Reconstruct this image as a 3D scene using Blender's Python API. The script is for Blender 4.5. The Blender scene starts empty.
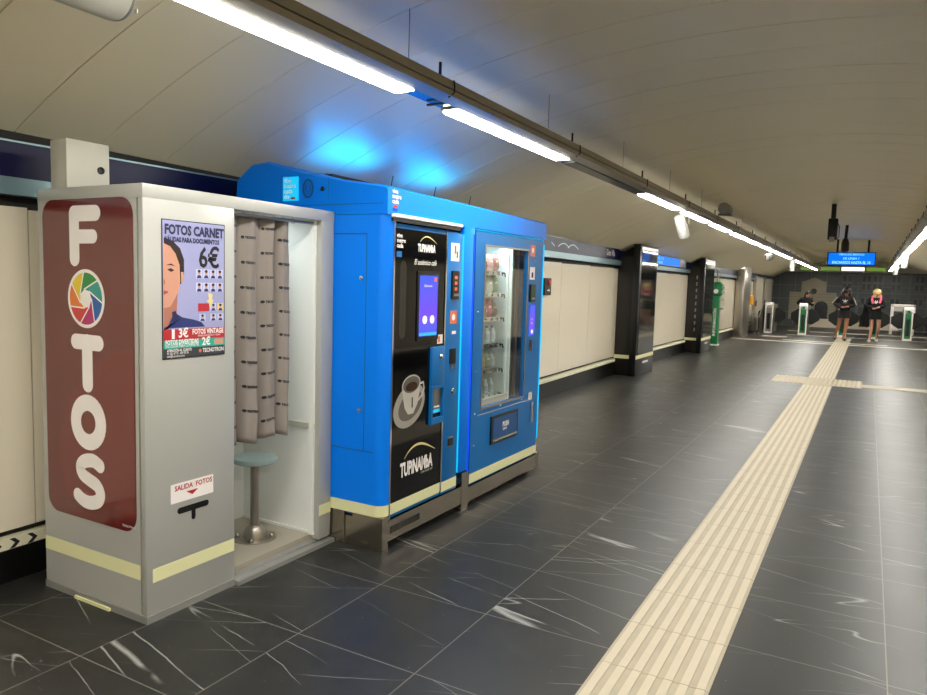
import bpy, bmesh, math, random
from mathutils import Vector, Matrix
random.seed(7)
PI = math.pi
SC = bpy.context.scene
COL = SC.collection
# ---------------------------------------------------------------- camera, world, exposure
cam_d = bpy.data.cameras.new('camera'); cam = bpy.data.objects.new('camera', cam_d); COL.objects.link(cam)
cam_d.sensor_width = 36; cam_d.lens = 722.46*36/927; cam_d.clip_start = .05; cam_d.clip_end = 200
RM = Matrix(((0.87174439, -0.07042922, 0.4848726), (0.48907502, 0.06559812, -0.86977153), (0.0294506, 0.99535753, 0.09162997)))
cam.matrix_world = Matrix.Translation((0, 0, 1.5)) @ RM.to_4x4()
SC.camera = cam
W = bpy.data.worlds.new('station_dark'); SC.world = W; W.use_nodes = True
W.node_tree.nodes['Background'].inputs[0].default_value = (.9, .88, .8, 1)
W.node_tree.nodes['Background'].inputs[1].default_value = .15
SC.view_settings.view_transform = 'Standard'; SC.view_settings.look = 'None'
SC.view_settings.gamma = 1; SC.view_settings.use_curve_mapping = False
SC.view_settings.exposure = 1.85
SC.cycles.use_denoising = True
LAMP = 15.0          # luminance of the ceiling luminaires' diffusers

# ---------------------------------------------------------------- materials
def lin(c):
    if isinstance(c, str): c = tuple(int(c[i:i+2], 16)/255 for i in (0, 2, 4))
    return tuple(((v/12.92) if v <= .04045 else ((v+.055)/1.055)**2.4) for v in c)
def newmat(name):
    m = bpy.data.materials.new(name); m.use_nodes = True
    nt = m.node_tree; return m, nt, nt.nodes['Principled BSDF'], nt.nodes.new, nt.links.new
def mat(name, col, rough=.5, metal=0, var=.05, scale=6, bump=0, coat=0, aniso=None, spec=.5):
    m, nt, b, N, L = newmat(name); c = lin(col)
    tc = N('ShaderNodeTexCoord'); no = N('ShaderNodeTexNoise'); no.inputs['Scale'].default_value = scale; no.inputs['Detail'].default_value = 5
    if aniso:
        mp = N('ShaderNodeMapping'); mp.inputs['Scale'].default_value = aniso; L(tc.outputs['Object'], mp.inputs[0]); L(mp.outputs[0], no.inputs[0])
    else: L(tc.outputs['Object'], no.inputs[0])
    mx = N('ShaderNodeMix'); mx.data_type = 'RGBA'
    mx.inputs[6].default_value = (*[v*(1-var) for v in c], 1); mx.inputs[7].default_value = (*[min(1, v*(1+var)) for v in c], 1)
    L(no.outputs[0], mx.inputs[0]); L(mx.outputs[2], b.inputs['Base Color'])
    mr = N('ShaderNodeMapRange'); mr.inputs[3].default_value = max(.02, rough*.85); mr.inputs[4].default_value = min(1, rough*1.15)
    L(no.outputs[0], mr.inputs[0]); L(mr.outputs[0], b.inputs['Roughness'])
    b.inputs['Metallic'].default_value = metal; b.inputs['Specular IOR Level'].default_value = spec
    if coat: b.inputs['Coat Weight'].default_value = coat; b.inputs['Coat Roughness'].default_value = .06
    if bump:
        bp = N('ShaderNodeBump'); bp.inputs['Strength'].default_value = bump; bp.inputs['Distance'].default_value = .01
        L(no.outputs[0], bp.inputs['Height']); L(bp.outputs[0], b.inputs['Normal'])
    return m
def glow(name, col, s):
    m, nt, b, N, L = newmat(name); c = lin(col)
    b.inputs['Base Color'].default_value = (*[v*.6 for v in c], 1); b.inputs['Emission Color'].default_value = (*c, 1)
    b.inputs['Emission Strength'].default_value = s; b.inputs['Roughness'].default_value = .6; b.inputs['Specular IOR Level'].default_value = .2
    return m
def glass(name, tint=(.97, .99, .98)):
    m = bpy.data.materials.new(name); m.use_nodes = True; nt = m.node_tree; nt.nodes.clear(); N = nt.nodes.new; L = nt.links.new
    o = N('ShaderNodeOutputMaterial'); t = N('ShaderNodeBsdfTransparent'); g = N('ShaderNodeBsdfGlossy'); mx = N('ShaderNodeMixShader'); f = N('ShaderNodeLayerWeight'); f.inputs[0].default_value = .5; p = N('ShaderNodeMath'); p.operation = 'POWER'; p.inputs[1].default_value = 4; q = N('ShaderNodeMapRange'); q.inputs[3].default_value = .05; q.inputs[4].default_value = .8
    t.inputs[0].default_value = (*tint, 1); g.inputs[1].default_value = .02; L(f.outputs[1], p.inputs[0]); L(p.outputs[0], q.inputs[0])
    L(q.outputs[0], mx.inputs[0]); L(t.outputs[0], mx.inputs[1]); L(g.outputs[0], mx.inputs[2]); L(mx.outputs[0], o.inputs[0])
    return m

def floor_mat():
    m, nt, b, N, L = newmat('black_marble_tiles')
    tc = N('ShaderNodeTexCoord'); sp = N('ShaderNodeSeparateXYZ'); L(tc.outputs['Object'], sp.inputs[0])
    def M(op, a, bb=None, c=None):
        n = N('ShaderNodeMath'); n.operation = op
        for i, v in enumerate((a, bb, c)):
            if v is None: continue
            if isinstance(v, (int, float)): n.inputs[i].default_value = v
            else: L(v, n.inputs[i])
        return n.outputs[0]
    x, y = sp.outputs[0], sp.outputs[1]
    right = M('GREATER_THAN', x, -.62)
    xo = M('ADD', x, M('MULTIPLY_ADD', right, -.41, .83))
    tx = M('DIVIDE', xo, .585); ty = M('DIVIDE', M('ADD', M('SUBTRACT', y, 1.64), M('MULTIPLY', right, .28)), .59)
    fx = M('FRACT', tx); fy = M('FRACT', ty)
    ex = M('MULTIPLY', M('MINIMUM', fx, M('SUBTRACT', 1, fx)), .585); ey = M('MULTIPLY', M('MINIMUM', fy, M('SUBTRACT', 1, fy)), .59)
    e = M('MINIMUM', ex, ey); grout = M('LESS_THAN', e, .0026)
    cb = N('ShaderNodeCombineXYZ'); L(M('FLOOR', tx), cb.inputs[0]); L(M('FLOOR', ty), cb.inputs[1])
    wn = N('ShaderNodeTexWhiteNoise'); wn.noise_dimensions = '2D'; L(cb.outputs[0], wn.inputs[0])
    sc = N('ShaderNodeVectorMath'); sc.operation = 'SCALE'; sc.inputs[3].default_value = 37.; L(wn.outputs[1], sc.inputs[0])
    ad = N('ShaderNodeVectorMath'); L(tc.outputs['Object'], ad.inputs[0]); L(sc.outputs[0], ad.inputs[1])
    dn = N('ShaderNodeTexNoise'); dn.inputs['Scale'].default_value = 2.6; dn.inputs['Detail'].default_value = 7; L(ad.outputs[0], dn.inputs[0])
    ds = N('ShaderNodeVectorMath'); ds.operation = 'SCALE'; ds.inputs[3].default_value = .06; L(dn.outputs[1], ds.inputs[0])
    a2 = N('ShaderNodeVectorMath'); L(ad.outputs[0], a2.inputs[0]); L(ds.outputs[0], a2.inputs[1])
    def vein(scale, rot, wid, thr, off, st=.16):
        mp = N('ShaderNodeMapping'); mp.inputs['Rotation'].default_value = (0, 0, rot); mp.inputs['Location'].default_value = (off, off*2, 0)
        L(a2.outputs[0], mp.inputs[0])
        mp2 = N('ShaderNodeMapping'); mp2.inputs['Scale'].default_value = (scale*st, scale, scale); L(mp.outputs[0], mp2.inputs[0])
        v = N('ShaderNodeTexNoise'); v.noise_dimensions = '2D'; v.inputs['Scale'].default_value = 1; v.inputs['Detail'].default_value = 1.2; L(mp2.outputs[0], v.inputs[0])
        r = N('ShaderNodeMapRange'); r.inputs[1].default_value = 0; r.inputs[2].default_value = wid; r.inputs[3].default_value = 1; r.inputs[4].default_value = 0; L(M('ABSOLUTE', M('SUBTRACT', v.outputs[0], .5)), r.inputs[0])
        n2 = N('ShaderNodeTexNoise'); n2.inputs['Scale'].default_value = 2.4; n2.inputs['Detail'].default_value = 3
        a3 = N('ShaderNodeVectorMath'); a3.inputs[1].default_value = (off*3, off, 2); L(ad.outputs[0], a3.inputs[0]); L(a3.outputs[0], n2.inputs[0])
        r2 = N('ShaderNodeMapRange'); r2.inputs[1].default_value = thr; r2.inputs[2].default_value = thr+.10; L(n2.outputs[0], r2.inputs[0])
        return M('MULTIPLY', r.outputs[0], r2.outputs[0])
    v1 = vein(2.6, .25, .0034, .47, 1.3, .07); v2 = vein(3.4, -.45, .0036, .48, 5.1, .08); v3 = vein(2.2, .9, .03, .47, 9.7)
    vv = M('MINIMUM', 1, M('ADD', M('ADD', M('MULTIPLY', v1, .6), M('MULTIPLY', v2, .42)), M('MULTIPLY', v3, .01)))
    cl = N('ShaderNodeTexNoise'); cl.inputs['Scale'].default_value = 3.5; cl.inputs['Detail'].default_value = 7; cl.inputs['Roughness'].default_value = .62; L(ad.outputs[0], cl.inputs[0])
    base = N('ShaderNodeMix'); base.data_type = 'RGBA'; base.inputs[6].default_value = (.009, .0093, .009, 1); base.inputs[7].default_value = (.028, .028, .026, 1); L(cl.outputs[0], base.inputs[0])
    mv = N('ShaderNodeMix'); mv.data_type = 'RGBA'; mv.inputs[7].default_value = (.50, .50, .47, 1); L(vv, mv.inputs[0]); L(base.outputs[2], mv.inputs[6])
    mg = N('ShaderNodeMix'); mg.data_type = 'RGBA'; mg.inputs[7].default_value = (.17, .16, .14, 1); L(M('MULTIPLY', grout, .8), mg.inputs[0]); L(mv.outputs[2], mg.inputs[6])
    dust = N('ShaderNodeTexNoise'); dust.inputs['Scale'].default_value = 60; dust.inputs['Detail'].default_value = 2; L(tc.outputs['Object'], dust.inputs[0])
    dm = N('ShaderNodeMapRange'); dm.inputs[1].default_value = .73; dm.inputs[2].default_value = .78; dm.inputs[4].default_value = .35; L(dust.outputs[0], dm.inputs[0])
    md = N('ShaderNodeMix'); md.data_type = 'RGBA'; md.inputs[7].default_value = (.35, .34, .31, 1); L(dm.outputs[0], md.inputs[0]); L(mg.outputs[2], md.inputs[6])
    L(md.outputs[2], b.inputs['Base Color'])
    r = N('ShaderNodeMapRange'); r.inputs[3].default_value = .33; r.inputs[4].default_value = .46; L(cl.outputs[0], r.inputs[0]); L(r.outputs[0], b.inputs['Roughness'])
    b.inputs['Specular IOR Level'].default_value = .42
    bp = N('ShaderNodeBump'); bp.inputs['Strength'].default_value = .25; bp.inputs['Distance'].default_value = .002; L(M('SUBTRACT', 1, grout), bp.inputs['Height']); L(bp.outputs[0], b.inputs['Normal'])
    return m

Mt = {}
Mt['floor'] = floor_mat()
Mt['ceil'] = mat('beige_metal_ceiling', 'efe5c8', .42, .12, .04, 1.2, bump=.02)
Mt['panel'] = mat('cream_enamel', 'e9dfca', .18, 0, .02, .8, coat=.4)
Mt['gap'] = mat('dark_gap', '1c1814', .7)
Mt['shelf'] = mat('grey_teal_aluminium', '86a2a8', .3, .5)
Mt['frieze'] = mat('deep_blue_enamel', '020238', .35, 0, .04, spec=.3)
Mt['marble'] = mat('black_marble_plinth', '101010', .3, 0, .5, 5, spec=.3)
Mt['glowstrip'] = mat('photoluminescent_yellow', 'e4e2b0', .5, 0, .03)
Mt['cream'] = mat('cream_strip', 'e6e1c6', .5)
Mt['tact'] = mat('beige_tactile', 'aa9f89', .6, 0, .16, 9, bump=.1)
Mt['tact2'] = mat('light_beige_tactile_rib', 'c0b6a0', .55, 0, .06, 14, bump=.1)
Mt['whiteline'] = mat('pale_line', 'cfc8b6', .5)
Mt['black'] = mat('black_plastic', '0c0c0d', .3, 0, .2)
Mt['blackgl'] = mat('black_glass', '050506', .06, 0, .1, spec=.35)
Mt['dark'] = mat('dark_bronze_panel', '1d1813', .35)
Mt['mirror'] = mat('smoked_mirror', '50524e', .06, .9)
Mt['boothgrey'] = mat('booth_light_grey', 'b0b0aa', .32, .1, .02, 2.2, bump=.02)
Mt['boothfloor'] = mat('beige_booth_floor', 'a29b89', .4)
Mt['boothlow'] = mat('booth_plinth_grey', '9c9b96', .3, .35, .04)
Mt['white'] = mat('white_laminate', 'e9ebe6', .35, 0, .02)
Mt['sign'] = mat('maroon_vinyl', '66211f', .2, 0, .05, coat=.5)
Mt['sign2'] = mat('red_vinyl', '70211f', .2, 0, .05, coat=.5)
Mt['letter'] = mat('white_vinyl', 'f2ece8', .3)
Mt['steel'] = mat('brushed_steel', 'a9a297', .3, .9, .08, 20, aniso=(1, 1, 12))
Mt['plsteel'] = mat('polished_plinth_steel', 'b0a797', .16, .95, .06, 10)
Mt['steeld'] = mat('satin_steel_plinth', '8f8778', .35, .75, .08, 10)
Mt['chrome'] = mat('chrome', 'd8d8d8', .1, 1)
Mt['seat'] = mat('pale_green_seat', 'a9bdb8', .4)
Mt['curtain'] = mat('taupe_curtain', '8c837c', .8, 0, .06, 15, bump=.05)
Mt['ink'] = mat('black_ink', '17161a', .6)
Mt['blue'] = mat('vending_blue', '007df4', .38, .0, .03, 3, spec=.22)
Mt['blue2'] = mat('machine_blue', '0668ae', .35, .0, .03, 3, spec=.35)
Mt['blued'] = mat('deep_blue_recess', '0b4b86', .4)
Mt['ledc'] = glow('cyan_led', '10b0e0', .3)
Mt['ledb'] = glow('blue_led', '0048ff', .3)
Mt['lamp'] = glow('lamp_diffuser', 'fffcf4', LAMP)
Mt['lampoff'] = mat('unlit_diffuser', '1c1e34', .35)
Mt['chan'] = mat('beige_channel', '8f8672', .35, .3)
Mt['under'] = mat('polished_tray_metal', 'a9b0b8', .15, .9)
Mt['grey'] = mat('grey_metal', '8c8c88', .4, .3)
Mt['lgrey'] = mat('light_grey_paint', 'bdbbae', .4)
Mt['glass'] = glass('clear_glass')
Mt['inner'] = mat('white_cabinet_liner', 'dfe8e6', .4)
Mt['innerlamp'] = glow('cabinet_lamp', 'e8fbff', 7)
Mt['cabinlamp'] = glow('booth_cabin_lamp', 'eefaff', 2.2)
Mt['signlit'] = glow('sign_blue_lit', '0568ee', .38)
Mt['signtext'] = glow('sign_text', '80d8ff', .4)
Mt['green'] = mat('green_paint', '0d7a46', .3)
Mt['greenl'] = glow('green_lit', '3c8a58', .06)
Mt['greenceil'] = glow('green_lightbox', '6d8a3c', .25)
Mt['whiteceil'] = glow('white_lightbox', 'f0ead2', .5)
Mt['yellow'] = mat('yellow_paint', 'e8a81c', .4)
Mt['red'] = mat('red_paint', 'c8332c', .4)
Mt['orange'] = mat('orange_sticker', 'e2703c', .4)
Mt['mural'] = mat('slate_mural_tiles', '4a4f51', .35, 0, .10, 3)
Mt['mural2'] = mat('lighter_mural_print', '62696c', .3, 0, .15, 3)
Mt['mural3'] = mat('beige_mural_print', 'a29a83', .3, 0, .15, 4)
Mt['murald'] = mat('dark_mural_print', '25292b', .3)

# ---------------------------------------------------------------- geometry helpers
class MB:
    def __init__(s): s.bm = bmesh.new(); s.mats = []; s.mi = 0; s.smooth = False
    def use(s, key):
        if key not in s.mats: s.mats.append(key)
        s.mi = s.mats.index(key); return s
    def _face(s, vs):
        try:
            f = s.bm.faces.new(vs); f.material_index = s.mi; f.smooth = s.smooth; return f
        except ValueError: return None
    def box(s, x0, x1, y0, y1, z0, z1, bev=0, seg=2):
        vs = [s.bm.verts.new((x, y, z)) for x in (x0, x1) for y in (y0, y1) for z in (z0, z1)]
        fs = [s._face([vs[i] for i in q]) for q in ((0, 1, 3, 2), (4, 6, 7, 5), (0, 4, 5, 1), (2, 3, 7, 6), (0, 2, 6, 4), (1, 5, 7, 3))]
        if bev:
            es = {e for f in fs for e in f.edges}
            r = bmesh.ops.bevel(s.bm, geom=list(es), offset=bev, segments=seg, affect='EDGES', profile=.5, clamp_overlap=True)
            for f in r['faces']: f.material_index = s.mi
        return s
    def hull(s, lo, hi):
        """prism between two equal-length vertex loops"""
        a = [s.bm.verts.new(p) for p in lo]; b = [s.bm.verts.new(p) for p in hi]; n = len(a)
        s._face(a[::-1]); s._face(b)
        for i in range(n): s._face([a[i], a[(i+1) % n], b[(i+1) % n], b[i]])
        return s
    def poly(s, fr, pts, d0=0, t=.001):
        """flat shape pts in frame fr=(origin,right,up), from depth d0 to d0+t along the normal"""
        o, r, u = fr; n = r.cross(u)
        return s.hull([o+r*a+u*b+n*d0 for a, b in pts], [o+r*a+u*b+n*(d0+t) for a, b in pts])
    def rect(s, fr, a0, a1, b0, b1, d0=0, t=.001, rad=0):
        if not rad: return s.poly(fr, [(a0, b0), (a1, b0), (a1, b1), (a0, b1)], d0, t)
        pts = []
        for cx, cy, st in ((a1-rad, b0+rad, -90), (a1-rad, b1-rad, 0), (a0+rad, b1-rad, 90), (a0+rad, b0+rad, 180)):
            for k in range(7): q = math.radians(st+15*k); pts.append((cx+rad*math.cos(q), cy+rad*math.sin(q)))
        return s.poly(fr, pts, d0, t)
    def disc(s, fr, cx, cy, rx, ry, d0=0, t=.001, n=28, a0=0, a1=360):
        full = a1-a0 == 360
        return s.poly(fr, [(cx+rx*math.cos(math.radians(a0+(a1-a0)*k/(n if full else n-1))), cy+ry*math.sin(math.radians(a0+(a1-a0)*k/(n if full else n-1)))) for k in range(n)], d0, t)
    def stroke(s, fr, path, w, d0=0, t=.001, closed=False, caps=True, w2=None):
        n = len(path); L = []; Rr = []
        for i, p in enumerate(path):
            p0 = path[(i-1) % n] if (closed or i) else p; p1 = path[(i+1) % n] if (closed or i < n-1) else p
            d = Vector((p1[0]-p0[0], p1[1]-p0[1])).normalized(); nn = Vector((-d.y, d.x)); P = Vector(p)
            ww = w if w2 is None else w2[i]
            L.append(P+nn*ww/2); Rr.append(P-nn*ww/2)
        m = n if closed else n-1
        o, r, u = fr; N = r.cross(u)
        V3 = lambda q, d: s.bm.verts.new(o+r*q[0]+u*q[1]+N*d)
        La = [V3(q, d0) for q in L]; Lb = [V3(q, d0+t) for q in L]; Ra = [V3(q, d0) for q in Rr]; Rb = [V3(q, d0+t) for q in Rr]
        for i in range(m):
            j = (i+1) % n
            s._face([Rb[i], Rb[j], Lb[j], Lb[i]]); s._face([La[i], Lb[i], Lb[j], La[j]]); s._face([Rb[i], Ra[i], Ra[j], Rb[j]])
        if not closed and caps:
            for k in (0, -1):
                s.disc(fr, path[k][0], path[k][1], w/2, w/2, d0, t*.98, 18)
        return s
    def tube(s, p0, p1, r, r2=None, n=16, caps=True):
        p0, p1 = Vector(p0), Vector(p1); d = (p1-p0).normalized(); a = d.orthogonal().normalized(); b = d.cross(a); r2 = r if r2 is None else r2
        A = [s.bm.verts.new(p0+(a*math.cos(2*PI*k/n)+b*math.sin(2*PI*k/n))*r) for k in range(n)]
        B = [s.bm.verts.new(p1+(a*math.cos(2*PI*k/n)+b*math.sin(2*PI*k/n))*r2) for k in range(n)]
        o = s.smooth
        if caps: s.smooth = False; s._face(A[::-1]); s._face(B)
        s.smooth = True
        for k in range(n): s._face([A[k], A[(k+1) % n], B[(k+1) % n], B[k]])
        s.smooth = o; return s
    def path(s, pts, r, n=8):
        pts = [Vector(p) for p in pts]; rings = []; a = None
        for i, p in enumerate(pts):
            d = (pts[min(i+1, len(pts)-1)]-pts[max(i-1, 0)]).normalized()
            a = d.orthogonal().normalized() if a is None else (a-d*a.dot(d)).normalized()
            b = d.cross(a); rings.append([s.bm.verts.new(p+(a*math.cos(2*PI*k/n)+b*math.sin(2*PI*k/n))*r) for k in range(n)])
        s._face(rings[0][::-1]); s._face(rings[-1]); o = s.smooth; s.smooth = True
        for A, B in zip(rings, rings[1:]):
            for k in range(n): s._face([A[k], A[(k+1) % n], B[(k+1) % n], B[k]])
        s.smooth = o; return s
    def lathe(s, c, prof, n=28, axis=Vector((0, 0, 1))):
        c = Vector(c); ax = axis.normalized(); a = ax.orthogonal().normalized(); b = ax.cross(a); rings = []
        for r, h in prof: rings.append([s.bm.verts.new(c+ax*h+(a*math.cos(2*PI*k/n)+b*math.sin(2*PI*k/n))*max(r, .0004)) for k in range(n)])
        o = s.smooth; s.smooth = True
        s._face(rings[0][::-1]); s._face(rings[-1])
        for A, B in zip(rings, rings[1:]):
            for k in range(n): s._face([A[k], A[(k+1) % n], B[(k+1) % n], B[k]])
        s.smooth = o; return s
    def ell(s, c, rx, ry, rz, nu=16, nv=10):
        c = Vector(c); rings = []
        for i in range(1, nv):
            t = PI*i/nv; rings.append([s.bm.verts.new(c+Vector((rx*math.sin(t)*math.cos(2*PI*k/nu), ry*math.sin(t)*math.sin(2*PI*k/nu), rz*math.cos(t)))) for k in range(nu)])
        T = s.bm.verts.new(c+Vector((0, 0, rz))); B = s.bm.verts.new(c-Vector((0, 0, rz))); o = s.smooth; s.smooth = True
        for k in range(nu):
            s._face([T, rings[0][k], rings[0][(k+1) % nu]]); s._face([B, rings[-1][(k+1) % nu], rings[-1][k]])
        for A, Bq in zip(rings, rings[1:]):
            for k in range(nu): s._face([A[k], Bq[k], Bq[(k+1) % nu], A[(k+1) % nu]])
        s.smooth = o; return s
    def text(s, fr, body, size, x=0, y=0, align='LEFT', bold=0, xs=1, d0=.001, t=.0008, shear=0, fn=None):
        cu = bpy.data.curves.new('txt', 'FONT'); cu.body = body; cu.size = size; cu.offset = bold; cu.shear = shear
        cu.align_x = align; cu.resolution_u = 2; cu.extrude = 0
        ob = bpy.data.objects.new('txt', cu); me = bpy.data.meshes.new_from_object(ob)
        o, r, u = fr; N = r.cross(u); vs = []
        for v in me.vertices:
            a, b = v.co.x*xs+x, v.co.y+y
            vs.append(s.bm.verts.new(fn(a, b) if fn else o+r*a+u*b+N*(d0+t)))
        for p in me.polygons: s._face([vs[i] for i in p.vertices])
        bpy.data.objects.remove(ob); bpy.data.meshes.remove(me); bpy.data.curves.remove(cu); return s
    def mesh(s, me, M=None):
        vs = [s.bm.verts.new((M @ v.co) if M else v.co) for v in me.vertices]
        for p in me.polygons:
            f = s._face([vs[i] for i in p.vertices])
            if f: f.smooth = True
        return s
    def build(s, name, key=None, parent=None, loc=None, fix=True):
        if key is not None and not s.mats: s.mats = [key]
        if fix: bmesh.ops.recalc_face_normals(s.bm, faces=s.bm.faces)
        off = Vector(ROOT.get(parent.name, (0, 0, 0))) if parent else Vector(loc if loc else (0, 0, 0))
        if off.length: bmesh.ops.translate(s.bm, verts=s.bm.verts, vec=-off)
        me = bpy.data.meshes.new(name); s.bm.to_mesh(me); s.bm.free()
        for k in s.mats: me.materials.append(Mt[k] if isinstance(k, str) else k)
        me.set_sharp_from_angle(angle=math.radians(38))
        o = bpy.data.objects.new(name, me); COL.objects.link(o)
        if parent: o.parent = parent; ROOT[o.name] = off
        else: o.location = off; ROOT[o.name] = off
        return o
ROOT = {}
def tag(o, label=None, cat=None, group=None, kind=None):
    if label: o['label'] = label
    if cat: o['category'] = cat
    if group: o['group'] = group
    if kind: o['kind'] = kind
    return o
def thing(name, loc, label, cat, group=None):
    o = bpy.data.objects.new(name, None); COL.objects.link(o); o.location = loc; o.empty_display_size = .1
    ROOT[o.name] = Vector(loc); return tag(o, label, cat, group)
def struct(name, mb, key=None, parent=None):
    o = mb.build(name, key, parent)
    if not parent: o['kind'] = 'structure'
    return o
V = Vector
def FX(x, y, z): return (V((x, y, z)), V((0, 1, 0)), V((0, 0, 1)))      # surface looking to +x
def FY(x, y, z): return (V((x, y, z)), V((1, 0, 0)), V((0, 0, 1)))      # surface looking to -y

# ---------------------------------------------------------------- the setting
def ceil_z(x): dx = x+.63; return 2.85-6.38+math.sqrt(6.38**2-dx*dx)
def wx(y): return -3.52-.0175*(min(max(y, -4), 12)-1.9)
Y0, Y1 = -4.0, 34.0
XR = 2.34
struct('floor', MB().box(-4.2, 3.0, Y0-.3, Y1+.3, -.12, 0), 'floor')
b = MB(); b.smooth = True
NA = 30; xs = [-3.95+(6.64)*i/NA for i in range(NA+1)]
k = -15
while 1.99+.42*k < Y1+.3:
    y0 = 1.99+.42*k; y1 = y0+.42; k += 1
    j0, j1 = random.uniform(-.0012, .0012), random.uniform(-.0012, .0012); prof = [(y0, .012), (y0+.003, j0), (y1-.003, j1), (y1, .012)]
    rows = [[b.bm.verts.new((x, yy, ceil_z(x)+dz)) for x in xs] for yy, dz in prof]
    for A, Bq in zip(rows, rows[1:]):
        for i in range(NA): b._face([A[i], A[i+1], Bq[i+1], Bq[i]])
o = b.build('ceiling', 'ceil', fix=False); o['kind'] = 'structure'
md = o.modifiers.new('thickness', 'SOLIDIFY'); md.thickness = .03; md.offset = 1

# left wall: cream panels, black plinth, photoluminescent strip, teal ledge, blue frieze
b = MB(); ys = [Y0+1.2*i for i in range(33)]
ys = [-4, -2.8, -1.6, -.4, .82, 2.02, 3.2, 4.4, 5.6, 6.8, 8.0, 9.2, 10.4, 11.6, 12.8, 14, 15.2, 16.4, 17.6, 18.8, 20, 21.2, 22.4, 23.6, 24.8, 26, 28, 30, 32, 34]
def pz(y): return .245+.0065*(min(max(y, 0), 13)-1.9)
for ya, yb in zip(ys, ys[1:]):
    a, c = ya+.003, yb-.003
    b.hull([(wx(a), a, pz(a)), (wx(c), c, pz(c)), (wx(c)-.03, c, pz(c)), (wx(a)-.03, a, pz(a))],
           [(wx(a), a, 1.775), (wx(c), c, 1.785), (wx(c)-.03, c, 1.785), (wx(a)-.03, a, 1.775)])
struct('wall_left', b, 'panel')
def run(name, key, dx0, dx1, z0, z1, step=1.3):
    """a strip that follows the left wall"""
    b = MB(); y = Y0
    q = [Y0, 0, 1.9, 12, 13, 14, Y1]
    for a, c in zip(q, q[1:]):
        b.hull([(wx(a)+dx0, a, z0(a)), (wx(c)+dx0, c, z0(c)), (wx(c)+dx1, c, z0(c)), (wx(a)+dx1, a, z0(a))],
               [(wx(a)+dx0, a, z1(a)), (wx(c)+dx0, c, z1(c)), (wx(c)+dx1, c, z1(c)), (wx(a)+dx1, a, z1(a))])
    return struct(name, b, key)
f_ = lambda v: (lambda y: v)
run('trim_1', 'gap', -.5, -.04, f_(0), f_(2.5))
run('baseboard_left', 'marble', -.1, .02, f_(0), lambda y: pz(y)-.09)
run('trim_2', 'cream', -.1, .022, lambda y: pz(y)-.085, lambda y: pz(y)-.035)
run('trim_3', 'shelf', -.03, .05, f_(1.835), f_(1.915))
fz = lambda y: 2.077+.004*(min(max(y, 0), 14)-1.9)
run('trim_4', 'frieze', -.03, .03, f_(1.915), fz)
run('trim_5', 'shelf', -.03, .034, fz, lambda y: fz(y)+.008)
# black chevrons printed on the strip near the booth
b = MB(); b.use('ink')
for yy in [1.99-.085*q for q in range(12)]:
    zc = pz(yy)-.059; h = .024
    b.poly(FX(wx(yy)+.0225, yy, zc), [(-.026, h), (-.002, h), (.024, 0), (-.002, -h), (-.026, -h), (0, 0)], 0, .001)
ch = b.build('trim_6'); ch['kind'] = 'structure'
# right wall (mostly out of frame), end wall and back wall
b = MB()
for i in range(20):
    ya = Y0+i*1.9+.003; b.box(XR, XR+.03, ya, ya+1.894, .28, 1.8)
struct('wall_right', b, 'panel')
struct('baseboard_right', MB().box(XR-.02, XR+.1, Y0, Y1, 0, .27), 'marble')
struct('trim_7', MB().box(XR+.03, XR+.5, Y0, Y1, 0, 2.5), 'gap')
struct('trim_8', MB().box(XR-.03, XR+.03, Y0, Y1, 1.9, 2.09), 'frieze')
struct('wall_back', MB().box(-4.3, 3.1, Y0-.3, Y0, 0, 3.2), 'panel')
struct('wall_end', MB().box(-4.3, 3.1, Y1+.02, Y1+.3, 0, 3.2), 'lgrey')
# mural of the end wall: slate tiles with a printed street front and a beige gateway
F = FY(0, Y1, 0)
b = MB(); b.use('mural')
for i in range(11):
    for j in range(4):
        b.box(-4.0+i*.6+.003, -4.0+(i+1)*.6-.003, Y1, Y1+.02, .02+j*.575+.003, .02+(j+1)*.575-.003)
mur = struct('wall_mural', b)
b = MB(); b.use('mural3')
b.rect(F, -3.0, -1.2, .3, 1.46); b.rect(F, -2.55, -1.6, 1.46, 1.92, 0, .0011); b.poly(F, [(-2.45, 1.92), (-1.7, 1.92), (-2.07, 2.08)], 0, .001)
b.use('murald'); b.rect(F, -2.0, -1.5, .3, .85, .002); b.disc(F, -1.75, .85, .25, .25, .0025); b.disc(F, -2.07, 1.5, .12, .12, .002)
b.use('mural2')
for j in range(9): b.rect(F, -3.0, -1.2, .38+j*.125, .39+j*.125, .0011, .001)
b.build('printed_gateway', None, mur)
b = MB(); b.use('mural2')
for x in (-.95, -.45, .45, 1.35, 2.0): b.rect(F, x-.02, x+.02, .3, 2.25, .001)
for z in (.95, 1.5, 2.2): b.rect(F, -1.1, 2.3, z-.02, z+.02, .0015)
for x in (-1.0, -.82, -.3, -.12, .1, .28, .75, .93, 1.55, 1.73):
    for z in (1.05, 1.62, 1.95):
        b.use('mural2'); b.rect(F, x-.02, x+.15, z-.03, z+.27, .003); b.use('murald'); b.rect(F, x, x+.13, z, z+.24, .0045)
b.build('printed_windows', None, mur)
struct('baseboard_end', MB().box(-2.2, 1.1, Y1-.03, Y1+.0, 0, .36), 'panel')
# upper end wall lightboxes
for i, (a, c, k) in enumerate(((-2.66, -1.13, 'greenceil'), (-1.11, -.23, 'whiteceil'), (-.21, .68, 'greenceil'))):
    t = thing('lightbox', (a, Y1-.06, 2.37), ['green lit lightbox above the mural, left of the white one', 'white lit lightbox above the mural in the middle', 'green lit lightbox above the mural, right of the white one'][i], 'lightbox', 'lightboxes above the mural')
    MB().box(a, c, Y1-.05, Y1+.02, 2.37, 2.55).build('housing', 'grey', t); MB().box(a+.02, c-.02, Y1-.06, Y1-.05, 2.385, 2.535).build('lit_panel', k, t)

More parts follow.
